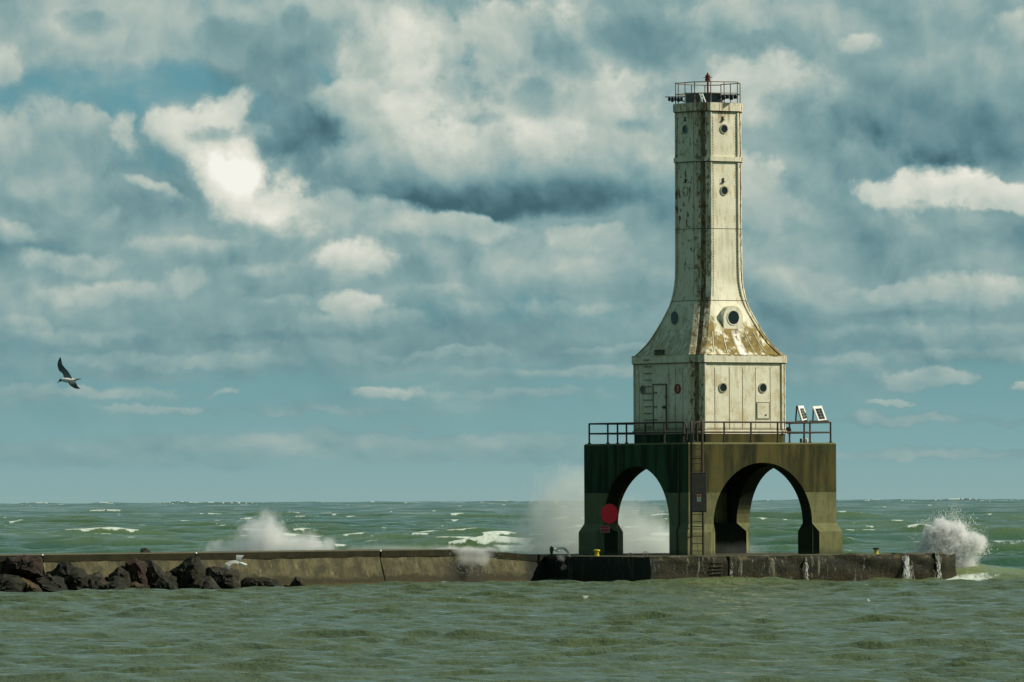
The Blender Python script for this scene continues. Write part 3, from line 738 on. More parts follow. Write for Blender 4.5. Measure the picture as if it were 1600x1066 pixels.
for py in (203.5, 299.8):
    n_ = h_at(py) - RC
    porthole('R', 1129.6, py, 5.9 * U, n_, cx=1106)
    q = porthole('L', 1070, py, 5.9 * U, n_, M_GLASS if py < 250 else M_PAINT, cx=1106)
    for face, px in (('R', 1128), ('L', 1070)):
        bm = bmesh.new(); u = fu(face, px, n_, 1106); z = zl(py - 16.5)
        fbox(bm, face, u, n_ + .02, z, .08, .06, .22); fbox(bm, face, u, n_ + .05, z - .10, .18, .10, .05)
        obj('lamp_bracket', bm, M_BLACK, LH)
# dormer windows on the flare
def dormer(face):
    n = 65 * U; zc = zl(498); ro = 18.5 * U; prof = []
    for i in range(25):
        a = math.pi * i / 24; prof.append((ro * math.cos(a), zc + ro * math.sin(a)))
    prof += [(-ro, zl(519)), (ro, zl(519))]
    rings = [[fpt(face, a, nn, z) for a, z in prof] for nn in (30 * U, n)]
    bm = bmesh.new(); loft(bm, rings); d = obj('dormer', bm, M_CLEAN, LH)
    bm = bmesh.new(); ring(bm, face, 0, n - .04, n + .03, zc, 10.6 * U, 12.0 * U, 36); w = obj('porthole', bm, M_CLEAN, d)
    bm = bmesh.new(); disc(bm, face, 0, n - .03, n + .012, zc, 10.6 * U, 36); obj('glass', bm, M_GLASS, w)
dormer('R'); dormer('L')
# door, rungs, hatch, louvre
def door():
    u = fu('L', 1030, nb); w = 19.5 / .559 * U; z0, z1 = zl(672), zl(602)
    bm = bmesh.new(); fbox(bm, 'L', u, nb + .01, (z0 + z1) / 2, w, .06, z1 - z0, .01); d = obj('door', bm, M_PAINT, LH)
    bm = bmesh.new()
    fbox(bm, 'L', u, nb + .03, z1 + .02, w + .1, .10, .07)
    for s in (-1, 1): fbox(bm, 'L', u + s * w / 2, nb + .03, (z0 + z1) / 2, .055, .10, z1 - z0)
    obj('frame', bm, M_SEAM, d)
    for zz in (zl(614), zl(636), zl(656)):
        bm = bmesh.new(); fbox(bm, 'L', u - w * .33, nb + .07, zz, .34, .05, .06); obj('hinge', bm, M_SEAM, d)
    bm = bmesh.new(); fbox(bm, 'L', u + w * .38, nb + .08, zl(637), .22, .08, .16); fbox(bm, 'L', u + w * .30, nb + .11, zl(637), .22, .04, .04); obj('handle', bm, M_BLACK, d)
door()
for k in range(11):
    py = 563 + 10.4 * k; u = fu('L', 1012.5, nb); hw = 4.4 / .559 * U
    bm = bmesh.new(); n_ = nb + (.14 if py > 569 else .20)
    path_tube(bm, [fpt('L', u - hw, nb - .02, zl(py)), fpt('L', u - hw, n_, zl(py)), fpt('L', u + hw, n_, zl(py)), fpt('L', u + hw, nb - .02, zl(py))], .022, 6)
    obj('wall_rung', bm, M_RAIL, LH)
def hatch():
    u = fu('R', 1189.5, nb); w = 19.5 / .829 * U; z0, z1 = zl(655), zl(630)
    bm = bmesh.new(); fbox(bm, 'R', u, nb + .0, (z0 + z1) / 2, w, .06, z1 - z0, .008); d = obj('hatch', bm, M_PAINT, LH)
    bm = bmesh.new()
    for zz in (z0, z1): fbox(bm, 'R', u, nb + .012, zz, w + .05, .06, .045)
    for s in (-1, 1): fbox(bm, 'R', u + s * w / 2, nb + .012, (z0 + z1) / 2, .045, .063, z1 - z0 - .05)
    obj('frame', bm, M_RIM, d)
    bm = bmesh.new(); fbox(bm, 'R', u + w * .2, nb + .04, z0 + .2, .09, .05, .06); obj('handle', bm, M_BLACK, d)
hatch()
# plate seams: thin riveted straps on both visible faces and rivet rows
def notched(bm, pts, side, w0, w1):
    """one continuous riveted strip: narrow web, wide at every rivet"""
    rings = []; pts = [p for p in pts]
    nrm = (pts[1] - pts[0]).cross(side).normalized()
    if nrm.dot(Vector((pts[0].x, pts[0].y, 0))) < 0: nrm = -nrm
    for i, p in enumerate(pts):
        nx = pts[min(i + 1, len(pts) - 1)]; lo = p.lerp(nx, .15) if i < len(pts) - 1 else p
        w = (w1 if i % 2 else w0) / 2; h = .016 if i % 2 else .008
        for q in (p, p.lerp(nx, .7)):
            rings.append([q - side * w - nrm * .01, q + side * w - nrm * .01, q + side * w + nrm * h, q - side * w + nrm * h])
            if i == len(pts) - 1: break
    loft(bm, rings)
def straps():
    for face, pxs in (('R', (1113, 1136, 1157, 1177.5, 1201)), ('L', (998, 1043, 1053, 1064))):
        for px in pxs:
            u = fu(face, px, nb)
            bm = bmesh.new()
            notched(bm, [fpt(face, u, nb, zl(672) + .075 * k) for k in range(int((zl(571) - zl(672)) / .075))], Vector((1, 0, 0)) if face == 'R' else Vector((0, 1, 0)), .028 if px in (1136, 1043) else .012, .028)
            obj('rivet_strap', bm, M_SEAM, LH, None)
    for face in ('R', 'L'):
        bm = bmesh.new(); hw = hs(118.5) - K_ - .15
        notched(bm, [fpt(face, -hw + .085 * k, nb, zl(670)) for k in range(int(2 * hw / .085))], Vector((0, 0, 1)), .010, .03)
        obj('rivet_row', bm, M_SEAM, LH, None)
        # ribs on the flare following the curve
        for uu in ((-2.0, -1.05, .95, 1.75) if face == 'R' else (-1.4, 1.5)):
            bm = bmesh.new(); pts = []
            for py in range(520, 556, 3):
                hh = h_at(py) - RC; pts.append(fpt(face, uu * (hh / h_at(556)) ** .9, hh + .004, zl(py)))
            path_tube(bm, pts, .032, 6); obj('rib', bm, M_CLEAN, LH)
        for sgn in (-1, 1):                                # rivets up the shaft edges
            bm = bmesh.new(); pp = []
            for k in range(124):
                py = 466 - 2.3 * k; hh = h_at(py) - RC; pp.append(fpt(face, sgn * (hh + RC - K_ - MM - .10), hh, zl(py)))
            notched(bm, pp, Vector((1, 0, 0)) if face == 'R' else Vector((0, 1, 0)), .008, .03)
            obj('rivet_row', bm, M_SEAM, LH, None)
straps()
bm = bmesh.new()
for k in range(4):
    hh = h_at(555 - k * 2.4) - RC; u = fu('L', 1030, hh); fbox(bm, 'L', u, hh + .03, zl(555 - k * 2.4), 15 / .559 * U, .12, .045)
lv = obj('louvre', bm, M_BLACK, LH)

# ---- top gallery
ZT = zl(163)
def top():
    ht = hs(52) - .04
    cs = [(ht, -ht + K_), (ht, ht - K_), (ht - K_, ht), (-ht + K_, ht), (-ht, ht - K_), (-ht, -ht + K_), (-ht + K_, -ht), (ht - K_, -ht)]
    post_z = zl(130.5); mid = zl(148)
    ps = []
    n = len(cs)
    for i in range(n):
        a = Vector((*cs[i], 0)); b = Vector((*cs[(i + 1) % n], 0))
        ps.append(a)
        if (b - a).length > 1.5: ps.append((a + b) / 2)
    for p in ps:
        bm = bmesh.new(); tube(bm, p + Vector((0, 0, ZT - .25)), p + Vector((0, 0, post_z)), .028, 6); obj('gallery_post', bm, M_RAILP, LH)
    for z, nm in ((post_z, 'gallery_rail'), (mid, 'gallery_rail')):
        bm = bmesh.new()
        for i in range(n):
            a = Vector((*cs[i], z)); b = Vector((*cs[(i + 1) % n], z + (.03 if i % 3 == 0 else 0))); tube(bm, a, b, .028, 6)
        obj(nm, bm, M_RAILP, LH)
    # mast with red lantern
    bm = bmesh.new(); tube(bm, (0, 0, ZT - .1), (0, 0, zl(128)), .055, 8); m = obj('mast', bm, M_RUSTRED, LH)
    bm = bmesh.new(); tube(bm, (0, 0, zl(128)), (0, 0, zl(123)), .15, 12, .16); tube(bm, (0, 0, zl(123)), (0, 0, zl(118)), .13, 12, .15)
    tube(bm, (0, 0, zl(118)), (0, 0, zl(113.5)), .11, 12, .03); obj('lantern', bm, M_RUSTRED, m)
    ang = Matrix.Rotation(-TH, 3, 'Z')
    bm = bmesh.new(); box(bm, (0, 0, zl(121.3)), (.50, .05, .035), ang); obj('cross_bar', bm, M_RUSTRED, m)
    # roof-top solar panels leaning back to back, white bars between (built facing the camera: rotate by -TH)
    def L(x, y, z): v = ang @ Vector((x, y, 0)); return Vector((v.x, v.y, z))
    for x0, x1, lean in ((-1.28, -.40, 1), (-.28, .75, 1)):
        a = L((x0 + x1) / 2, -.30, (zl(146) + zl(160.5)) / 2)
        rm = ang @ Matrix.Rotation(R(-28), 3, 'X')
        bm = bmesh.new(); box(bm, a, (x1 - x0, .05, .66), rm, .01); s = obj('solar_panel', bm, M_GREY, LH)
        bm = bmesh.new(); box(bm, a + rm @ Vector((0, -.03, 0)), (x1 - x0 - .08, .02, .56), rm); obj('cells', bm, M_PV, s)
    for x in (-.36, -.20):
        bm = bmesh.new(); tube(bm, L(x - .16, -.52, zl(145.5)), L(x + .06, -.60, zl(162)), .04, 6); obj('bracket', bm, M_WHITE, LH)
    bm = bmesh.new(); box(bm, L(.1, .2, zl(158)), (1.5, .9, .12), ang, .02); obj('equipment_box', bm, M_GREY, LH)
    # black lamp heads carried out over the rim
    for x0, x1, y, py in ((-2.28, -1.42, -.25, 155.8), (.50, 1.62, -1.35, 154.5)):
        bm = bmesh.new()
        nseg = 5
        for k in range(nseg):
            xa = x0 + (x1 - x0) * k / nseg; w = (x1 - x0) / nseg
            p = L(xa + w / 2, y, zl(py + (.4 if k % 2 else -.4))); box(bm, p, (w * .92, .26, .26 if k % 2 else .20), ang, .03)
        box(bm, L((x0 + x1) / 2, y, zl(py - 4)), (x1 - x0 + .3, .05, .05), ang)
        fx = obj('lamp_head', bm, M_BLACK, LH)
        bm = bmesh.new(); tube(bm, L((x0 + x1) / 2, y, zl(py)), L((x0 + x1) / 2 * .5, y * .5, zl(161)), .035, 6); obj('bracket', bm, M_GREY, fx)
top()

# ================================================================== DECK RAILING
def railing():
    rt = empty('deck_railing', TC + Vector((0, 0, ZP + ZD)), TH)
    tag(rt, 'rusty two-bar pipe railing round the edge of the concrete deck below the white tower', 'railing')
    e = HB - 6 * U; H = 31.5 * U; mid = 16 * U
    gap = 14 * U * 1.0
    g = .55                                               # opening at the near corner for the ladder
    def posts(a, b, n, first=0):
        for i in range(first, n):
            p = a.lerp(b, i / (n - 1)); bm = bmesh.new(); tube(bm, p, p + Vector((0, 0, H + .02)), .052, 8); tube(bm, p, p + Vector((0, 0, .06)), .10, 8)
            obj('post', bm, M_RAIL, rt)
    nl, nr_ = Vector((-e, -e + g, 0)), Vector((-e + g, -e, 0))
    fl, fr, bk = Vector((-e, e, 0)), Vector((e, -e, 0)), Vector((e, e, 0))
    for a, b, n, f in ((nl, fl, 6, 0), (nr_, fr, 6, 0), (fr, bk, 6, 1), (fl, bk, 6, 1)):
        posts(a, b, n, f)
        for z in (H, mid):
            bm = bmesh.new(); tube(bm, a + Vector((0, 0, z)), b + Vector((0, 0, z)), .048, 8)
            obj('top_rail' if z == H else 'mid_rail', bm, M_RAIL, rt)
    # hoops curling down beside the ladder opening
    for s, p, dr in ((0, nl, Vector((0, -1, 0))), (1, nr_, Vector((-1, 0, 0)))):
        bm = bmesh.new(); pts = []
        for i in range(9):
            a = math.pi / 2 * i / 8; pts.append(p + dr * (.30 * math.sin(a)) + Vector((0, 0, H - .42 * (1 - math.cos(a)))))
        pts.append(p + dr * .30 + Vector((0, 0, .15))); pts.append(p + dr * .18 + Vector((0, 0, .04)))
        path_tube(bm, pts, .045, 8); obj('hoop', bm, M_RAIL, rt)
railing()

# ================================================================== LADDER with guard plate
def ladder():
    # stands against the near corner, facing the camera
    c = TC + Vector(((-1.388 * 0), 0, 0))
    near = TC + (EP * -1 + EQ * -1) * (HB + .16)
    px0, px1 = 1078.5, 1097.5
    d = near.y - .30
    root = empty('access_ladder', (hx(1088, d), d, ZP), 0)
    tag(root, 'rusty steel ladder rising from the pier to the deck corner, brown guard plate across it', 'ladder')
    hw = (px1 - px0) / 2 * d / FPX
    top_z = ZD + 1.12
    for s in (-1, 1):
        bm = bmesh.new()
        path_tube(bm, [(s * hw, -.10, 0), (s * hw * .98, .0, 1.4), (s * hw * .9, 0, ZD), (s * hw * .9, .0, top_z - .25), (s * hw * .9, .12, top_z), (s * hw * .9, .5, top_z + .05)], .068, 8)
        obj('stringer', bm, M_RAIL, root)
    z = .25
    while z < ZD + .1:
        bm = bmesh.new(); tube(bm, (-hw, 0, z), (hw, 0, z), .024, 6); obj('rung', bm, M_RAILP, root); z += .405
    for z in (ZD - .9, ZD * .55, 1.6):
        bm = bmesh.new(); box(bm, (0, .12, z), (2 * hw, .05, .05)); box(bm, (-hw, .25, z), (.05, .3, .05)); box(bm, (hw, .25, z), (.05, .3, .05))
        obj('wall_bracket', bm, M_RAIL, root)
    z0, z1 = zl(800.5) + .02, zl(739)
    bm = bmesh.new(); box(bm, (hw * .32, -.14, (z0 + z1) / 2), (.86, .04, z1 - z0), Matrix.Rotation(R(0), 3, 'Z'), .008)
    pl = obj('guard_plate', bm, M_PLATE, root)
    bm = bmesh.new()
    for zz in (z0 + .04, z1 - .04): box(bm, (hw * .32, -.165, zz), (.84, .012, .05))
    box(bm, (hw * .32 - .40, -.165, (z0 + z1) / 2), (.04, .013, z1 - z0 - .14)); obj('edge_strip', bm, M_RAIL, pl)
    zc = zl(778)
    bm = bmesh.new(); box(bm, (.10, -.168, zc), (.22, .012, .40)); st = obj('notice', bm, M_WHITE, pl)
    bm = bmesh.new(); box(bm, (.10, -.177, zc + .11), (.19, .008, .15)); obj('warning_block', bm, M_ORANGE, st)
    for k, w in enumerate((.13, .15, .11)):
        bm = bmesh.new(); box(bm, (.10, -.177, zc - .03 - .05 * k), (w, .008, .018)); obj('text_line', bm, M_RAIL, st)
    bm = bmesh.new(); box(bm, (.10, -.184, zc + .11), (.05, .008, .10)); obj('symbol', bm, M_RAIL, st)
ladder()

# conduit running down the shaded face
bm = bmesh.new(); path_tube(bm, [(-HB - .04, -4.25, ZD), (-HB - .04, -4.25, 1.80), (-HB - .28, -4.35, 1.30), (-HB - .29, -4.40, 1.15), (-HB - .29, -4.40, .0)], .05, 6)
obj('conduit', bm, M_RAIL, LH)

# ================================================================== SOLAR PANELS ON THE DECK RAIL
def solar(quad, strut, label, d):
    P = [at(x, y, dd) for (x, y), dd in zip(quad, d)]
    o = P[0].lerp(P[2], .5)
    root = empty('solar_panel', (o.x, o.y, o.z - .5)); tag(root, label, 'solar panel', 'solar panels on the deck railing')
    off = Vector(root.location)
    P = [p - off for p in P]
    nrm = (P[1] - P[0]).cross(P[3] - P[0]).normalized()
    if nrm.y > 0: nrm = -nrm
    def slab(name, q, th, m, parent, o=0.0):
        bm = bmesh.new(); loft(bm, [[p + nrm * o for p in q], [p + nrm * (o - th) for p in q]]); return obj(name, bm, m, parent, None)
    fr = slab('frame', P, .07, M_WHITE, root)
    c = sum(P, Vector()) / 4
    a = lambda i, j: (P[0] * (1 - i) + P[1] * i) * (1 - j) + (P[3] * (1 - i) + P[2] * i) * j
    slab('cells', [a(.16, .18), a(.84, .18), a(.84, .92), a(.16, .92)], .012, M_PV, root, .006)
    for k in (1, 2, 3):
        j = .18 + .74 * k / 4; slab('cell_line', [a(.18, j - .008), a(.82, j - .008), a(.82, j + .008), a(.18, j + .008)], .004, M_PVLINE, root, .010)
    slab('cell_line', [a(.48, .2), a(.52, .2), a(.52, .9), a(.48, .9)], .004, M_PVLINE, root, .0105)
    for s in strut:
        bm = bmesh.new(); A, B = [at(x, y, dd) - off for x, y, dd in s]; tube(bm, A, B, .045, 8); obj('strut', bm, M_RAIL, root)
dR = 409.5
solar([(1247, 634.5), (1255.5, 634), (1262.5, 655), (1254, 657.5)], [((1245, 634, dR), (1243, 661, dR)), ((1246, 635, dR), (1253, 659, dR)), ((1243, 659, dR), (1262, 658, dR))],
      'narrow white-framed solar panel on a dark prop, the left one beside the tower', [dR, dR + .35, dR - .2, dR - .55])
solar([(1270, 635), (1284, 634), (1292, 656), (1279, 657.5)], [((1271, 637, dR + .5), (1270, 660, dR + .5)), ((1264, 658.5, dR), (1295, 658.5, dR))],
      'wider white-framed solar panel at the right end of the deck railing', [dR, dR + .3, dR - .2, dR - .5])
# small things on the deck behind the rail
def deck_bits():
    p = at(1256, 690, 408); root = empty('battery_box', (p.x, p.y, ZP + ZD))
    tag(root, 'small pale yellow box with a dark fitting standing on the deck under the solar panels', 'box')
    bm = bmesh.new(); box(bm, (.08, 0, .13), (.30, .25, .26), None, .03); b = obj('case', bm, M_WHITE, root)
    bm = bmesh.new(); box(bm, (-.17, 0, .14), (.12, .22, .24), None, .03); tube(bm, (-.02, -.1, .28), (-.02, -.1, .42), .03, 8); obj('fitting', bm, M_BLACK, root)
    p = at(1233, 672, 407.5); root = empty('floodlight', (p.x, p.y, p.z))
    tag(root, 'dark round floodlight clamped to the railing beside the tower corner', 'floodlight')
    bm = bmesh.new(); tube(bm, (-.05, -.12, 0), (-.02, .1, .02), .17, 14, .10); obj('lamp_body', bm, M_BLACK, root)
    bm = bmesh.new(); tube(bm, (-.02, .08, 0), (.02, .12, -.55), .03, 6); obj('bracket', bm, M_RAIL, root)
deck_bits()

# ================================================================== RED ROUND SIGN
def red_sign():
    d = 404.5; p = at(952, 803, d)
    root = empty('round_sign', (p.x, p.y, p.z), R(-32)); tag(root, 'big plain red round sign above a small red plate on the left pier', 'sign')
    r = 15.3 * d / FPX
    bm = bmesh.new(); tube(bm, (0, 0, 0), (0, .05, 0), r, 48); obj('disc', bm, M_RED, root)
    bm = bmesh.new(); tube(bm, (0, .04, 0), (0, .065, 0), r * 1.03, 48); obj('rim', bm, M_REDD, root)
    bm = bmesh.new()
    for x in (-.2, .2): tube(bm, (x, .05, -.2), (x, .6, -.2), .03, 6)
    obj('bracket', bm, M_RAIL, root)
    w, h = .62, .40; z = -.86
    bm = bmesh.new(); box(bm, (-.30, .04, z), (w, .04, h)); pl = obj('lower_plate', bm, M_REDD, root)
    bm = bmesh.new()
    for zz in (z - h / 2 + .02, z + h / 2 - .02, z + .02): box(bm, (-.30, .012, zz), (w, .012, .022))
    for xx in (-.30 - w / 2, -.30 + w / 2): box(bm, (xx, .010, z), (.022, .012, h - .05))
    obj('border', bm, M_RIM, pl)
    bm = bmesh.new(); tube(bm, (-.30, .07, z - .1), (-.30, .07, z + .5), .03, 6); obj('bracket', bm, M_RAIL, root)
red_sign()

# ================================================================== BOLLARDS, RINGS
def bollard(px, d, label, capm):
    p = at(px, 866, d); root = empty('mooring_bollard', (p.x, p.y, ZP - .01)); tag(root, label, 'bollard', 'yellow mooring bollards on the pier')
    bm = bmesh.new(); rings = []
    for r, z in ((.15, 0), (.15, .05), (.115, .08), (.115, .24), (.14, .28)):
        rings.append([Vector((r * math.cos(a), r * math.sin(a), z)) for a in [2 * math.pi * k / 20 for k in range(20)]])
    loft(bm, rings); obj('post', bm, M_YEL, root)
    bm = bmesh.new(); rings = []
    for r, z in ((.15, .275), (.185, .29), (.185, .34), (.15, .365), (.05, .375)):
        rings.append([Vector((r * math.cos(a), r * math.sin(a), z)) for a in [2 * math.pi * k / 20 for k in range(20)]])
    loft(bm, rings); obj('cap', bm, capm, root)
bollard(932.5, 397.5, 'all-yellow mooring bollard before the red sign and left pier foot', M_YEL)
bollard(1369, 402, 'yellow mooring bollard with black cap alone on the pier right of the lighthouse', M_BLACK)
def mring(px, d, label, r=.11, lie=0.0):
    p = at(px, 868, d); root = empty('mooring_ring', (p.x, p.y, ZP)); tag(root, label, 'mooring ring', 'mooring rings on the pier edge')
    bm = bmesh.new(); pts = [(r * math.cos(a) , .02 * math.sin(a) - lie * r * math.sin(a), .04 + r * (1 - lie) * (1 + math.sin(a))) for a in [2 * math.pi * k / 20 for k in range(21)]]
    path_tube(bm, pts, .022, 6); obj('ring', bm, M_RAILP, root)
    bm = bmesh.new(); tube(bm, (0, 0, -.03), (0, 0, .05), .09, 10); obj('base', bm, M_RAIL, root)
mring(1008.5, 393.5, 'upright mooring ring at the near corner of the platform')
mring(985.5, 395.5, 'mooring ring lying over at the pier edge left of the corner', .12, .45)

# ================================================================== BOULDERS
M_RK = [m_rock('dark_wet_rock', (.024, .024, .014), (.009, .010, .006)), m_rock('reddish_rock', (.045, .027, .018), (.018, .013, .009)),
        m_rock('tan_rock', (.10, .068, .030), (.028, .022, .012)), m_rock('grey_rock', (.045, .040, .026), (.016, .015, .011))]
def boulder(poly, depth, thick, mi, label, seed):
    rng = random.Random(seed)
    pts = []
    for i in range(len(poly)):                            # resample the outline
        a = Vector(poly[i]); b = Vector(poly[(i + 1) % len(poly)]); n = max(1, round((b - a).length / 7))
        for k in range(n):
            q = a.lerp(b, k / n)
            if k: q = q + Vector((rng.uniform(-1, 1), rng.uniform(-1, 1)))
            pts.append(q)
    W = [at(q.x, q.y, depth) for q in pts]
    c = sum(W, Vector()) / len(W)
    root_loc = Vector((c.x, c.y, min(w.z for w in W)))
    bm = bmesh.new(); rings = []
    cx = Vector((rng.uniform(-.15, .15), 0, rng.uniform(0, .2)))
    for s, y in ((.30, -.50), (.62, -.42), (.90, -.18), (1.0, .05), (.96, .35), (.70, .5)):
        rings.append([(c - root_loc) + (w - c) * s * (1 + rng.uniform(-.05, .05)) + Vector((0, y * thick + rng.uniform(-.06, .06) * thick, 0)) + cx * (1 - s) * .8 for w in W])
    loft(bm, rings)
    bmesh.ops.triangulate(bm, faces=bm.faces)
    bmesh.ops.subdivide_edges(bm, edges=bm.edges, cuts=1)
    rough(bm, .16, seed, None, 2.6); rough(bm, .07, seed + 9, None, 6.5)
    o = obj('boulder', bm, M_RK[mi], None, 22); o.location = root_loc
    tag(o, label, 'boulder', 'boulders against the breakwater wall')
def wd(px): return (WB + WD * wall_t(px)).y
B_ = [
 ([(4, 885), (12, 872), (38, 868), (66, 871), (68, 900), (40, 903), (5, 900)], 0, 1, 'flat-topped reddish boulder leaning high against the wall at the left edge'),
 ([(-30, 900), (0, 898), (28, 899), (40, 912), (36, 932), (-30, 932)], -1.2, 0, 'black wet boulder under the reddish one at the left edge'),
 ([(34, 903), (58, 915), (72, 932), (36, 932)], -1.8, 2, 'small tan triangular boulder at the waterline near the left edge'),
 ([(62, 902), (75, 896), (98, 905), (106, 930), (60, 932)], -.9, 0, 'low dark boulder right of the tan triangular one'),
 ([(80, 896), (92, 882), (104, 880), (128, 890), (138, 906), (132, 930), (84, 930)], -.3, 0, 'large humped dark boulder standing below the first wall joint'),
 ([(120, 915), (140, 903), (160, 903), (172, 912), (170, 930), (124, 930)], -1.3, 3, 'low grey boulder right of the large humped one'),
 ([(160, 912), (178, 900), (192, 906), (198, 930), (162, 930)], -.8, 0, 'small dark wedge boulder left of the upright pair'),
 ([(194, 905), (197, 876), (212, 872), (226, 878), (230, 918), (196, 918)], .1, 1, 'upright reddish boulder, left of the tall pair'),
 ([(224, 880), (236, 876), (250, 886), (262, 900), (262, 922), (226, 922)], -.1, 3, 'upright grey-brown boulder, right of the tall pair'),
 ([(190, 916), (212, 910), (232, 916), (240, 930), (188, 930)], -1.5, 2, 'low tan-edged boulder at the water below the tall pair'),
 ([(236, 912), (256, 904), (276, 912), (284, 930), (236, 930)], -1.4, 0, 'black boulder at the water between the tall pair and the peaked one'),
 ([(262, 893), (278, 884), (300, 871), (311, 872), (320, 892), (318, 928), (272, 928), (262, 912)], -.6, 0, 'peaked dark boulder just left of the middle wall joint'),
 ([(315, 893), (325, 886), (350, 888), (373, 893), (375, 927), (316, 927)], -.6, 3, 'square blocky dark boulder beneath the low flying gull'),
 ([(374, 916), (384, 905), (410, 903), (436, 908), (446, 926), (374, 927)], -.5, 0, 'long low boulder right of the square block'),
 ([(446, 925), (462, 903), (470, 905), (486, 925)], -.6, 3, 'lone small pyramid boulder, rightmost at the wall foot'),
 ([(166, 930), (170, 898), (186, 886), (200, 896), (204, 930)], -.2, 0, 'dark boulder filling the gap left of the upright reddish one'),
 ([(100, 930), (118, 908), (136, 899), (156, 893), (166, 906), (170, 930)], .0, 3, 'rough grey-brown boulder behind the low grey one'),
 ([(236, 930), (246, 902), (262, 892), (276, 902), (280, 930)], -.2, 0, 'dark boulder wedged between the tall pair and the peaked one'),
 ([(8, 930), (30, 906), (60, 898), (96, 908), (112, 930)], -.1, 0, 'wide black boulder lying behind the small tan triangular one'),
 ([(270, 930), (300, 904), (330, 902), (352, 930)], -1.5, 3, 'low dark boulder at the water in front of the peaked and square ones'),
 ([(126, 930), (150, 912), (190, 908), (214, 930)], -1.7, 0, 'long flat black boulder at the waterline left of the tan-edged one'),
 ([(214, 880), (222, 858), (230, 857), (240, 866), (244, 880)], 6.0, 0, 'dark pointed boulder tip showing over the top of the wall'),
]
for i, (poly, dd, mi, lab) in enumerate(B_):
    cx = sum(p[0] for p in poly) / len(poly)
    w = (max(p[0] for p in poly) - min(p[0] for p in poly)) / 30
    th = max(.9, w * .9)
    boulder(poly, wd(cx) + dd - .55, th, mi, lab, 100 + i)

# ================================================================== GULLS
def m_gull():
    m, g = mat('gull_feathers'); at_ = g.n('ShaderNodeAttribute', attribute_name='tone').outputs['Fac']
    P = g.n('ShaderNodeTexCoord').outputs['Object']
    n = g.noise(P, 30, 4)
    c = g.ramp(g.m('ADD', at_, g.m('MULTIPLY', g.m('SUBTRACT', n, .5), .08)), [(0, (.75, .75, .70)), (.3, (.62, .63, .58)), (.5, (.18, .20, .19)), (.75, (.06, .075, .065)), (1, (.012, .014, .014))])
    principled(g, c, .8); return m
M_GULL = m_gull(); M_BEAK = m_simple('beak', (.10, .07, .02), .5)
def gull(label, origin, upx, d, body, wings, tone_wing, beak):
    ox, oy, s = origin                                    # photo pixel of crop origin, crop units per pixel
    cx0, cy0 = body[len(body) // 2][:2]
    C0 = at(ox + cx0 / s, oy + cy0 / s, d); m = d / FPX / s
    def W(x, y, dy=0.0): return Vector(((x - cx0) * m, dy, -(y - cy0) * m))
    bm = bmesh.new(); tone = bm.verts.layers.float.new('tone')
    rings = []; N = 12
    for i, (x, y, r, fl, _t) in enumerate(body):
        p = W(x, y); q0 = W(*body[max(i - 1, 0)][:2]); q1 = W(*body[min(i + 1, len(body) - 1)][:2])
        t = (q1 - q0).normalized(); up = Vector((-t.z, 0, t.x))
        rings.append([p + up * (r * m * math.cos(2 * math.pi * k / N)) + Vector((0, r * m * fl * math.sin(2 * math.pi * k / N), 0)) for k in range(N)])
    vr = [[bm.verts.new(p) for p in r] for r in rings]
    for i in range(len(vr) - 1):
        for k in range(N): bm.faces.new([vr[i][k], vr[i][(k + 1) % N], vr[i + 1][(k + 1) % N], vr[i + 1][k]])
    bm.faces.new(vr[0]); bm.faces.new(vr[-1])
    for i, r in enumerate(vr):
        for v in r: v[tone] = body[i][4] if len(body[i]) > 4 else .1
    for LE, TE, DY, T in wings:
        # smooth interpolation of the sections
        def interp(arr, t):
            f = t * (len(arr) - 1); i = min(int(f), len(arr) - 2); u = f - i
            p0 = np.array(arr[max(i - 1, 0)], float); p1 = np.array(arr[i], float); p2 = np.array(arr[i + 1], float); p3 = np.array(arr[min(i + 2, len(arr) - 1)], float)
            return .5 * ((2 * p1) + (p2 - p0) * u + (2 * p0 - 5 * p1 + 4 * p2 - p3) * u * u + (3 * p1 - p0 - 3 * p2 + p3) * u ** 3)
        secs = []
        n = 16
        for k in range(n + 1):
            t = k / n; le = interp([(*a, dy) for a, dy in zip(LE, DY)], t); te = interp([(*a, dy) for a, dy in zip(TE, DY)], t)
            A = W(le[0], le[1], le[2]); B = W(te[0], te[1], te[2] - .03); ch = B - A
            th = max(.012, ch.length * .09) * (1 - .6 * t)
            nv = Vector((ch.z, 0, -ch.x)).normalized() * .3 + Vector((0, 1, 0)); nv.normalize()
            pr = [(0, 0), (.12, .5), (.35, .62), (.7, .3), (1, .02), (.7, -.12), (.35, -.22), (.12, -.25)]
            secs.append(([A + ch * a + nv * th * b for a, b in pr], t))
        wr = [[bm.verts.new(p) for p in s_] for s_, _ in secs]
        for i in range(n):
            for k in range(8): bm.faces.new([wr[i][k], wr[i][(k + 1) % 8], wr[i + 1][(k + 1) % 8], wr[i + 1][k]])
        bm.faces.new(wr[0]); bm.faces.new(wr[-1])
        for (s_, t), r in zip(secs, wr):
            for v in r: v[tone] = T[0] + (T[1] - T[0]) * min(1, max(0, (t - .1) / .9))
    o = obj('gull', bm, M_GULL, None, 60); o.location = C0
    tag(o, label, 'gull', 'gulls in flight')
    if beak:
        bm = bmesh.new(); tube(bm, W(*beak[0]), W(*beak[1]), beak[2] * m, 8, .002); obj('beak', bm, M_BEAK, o)
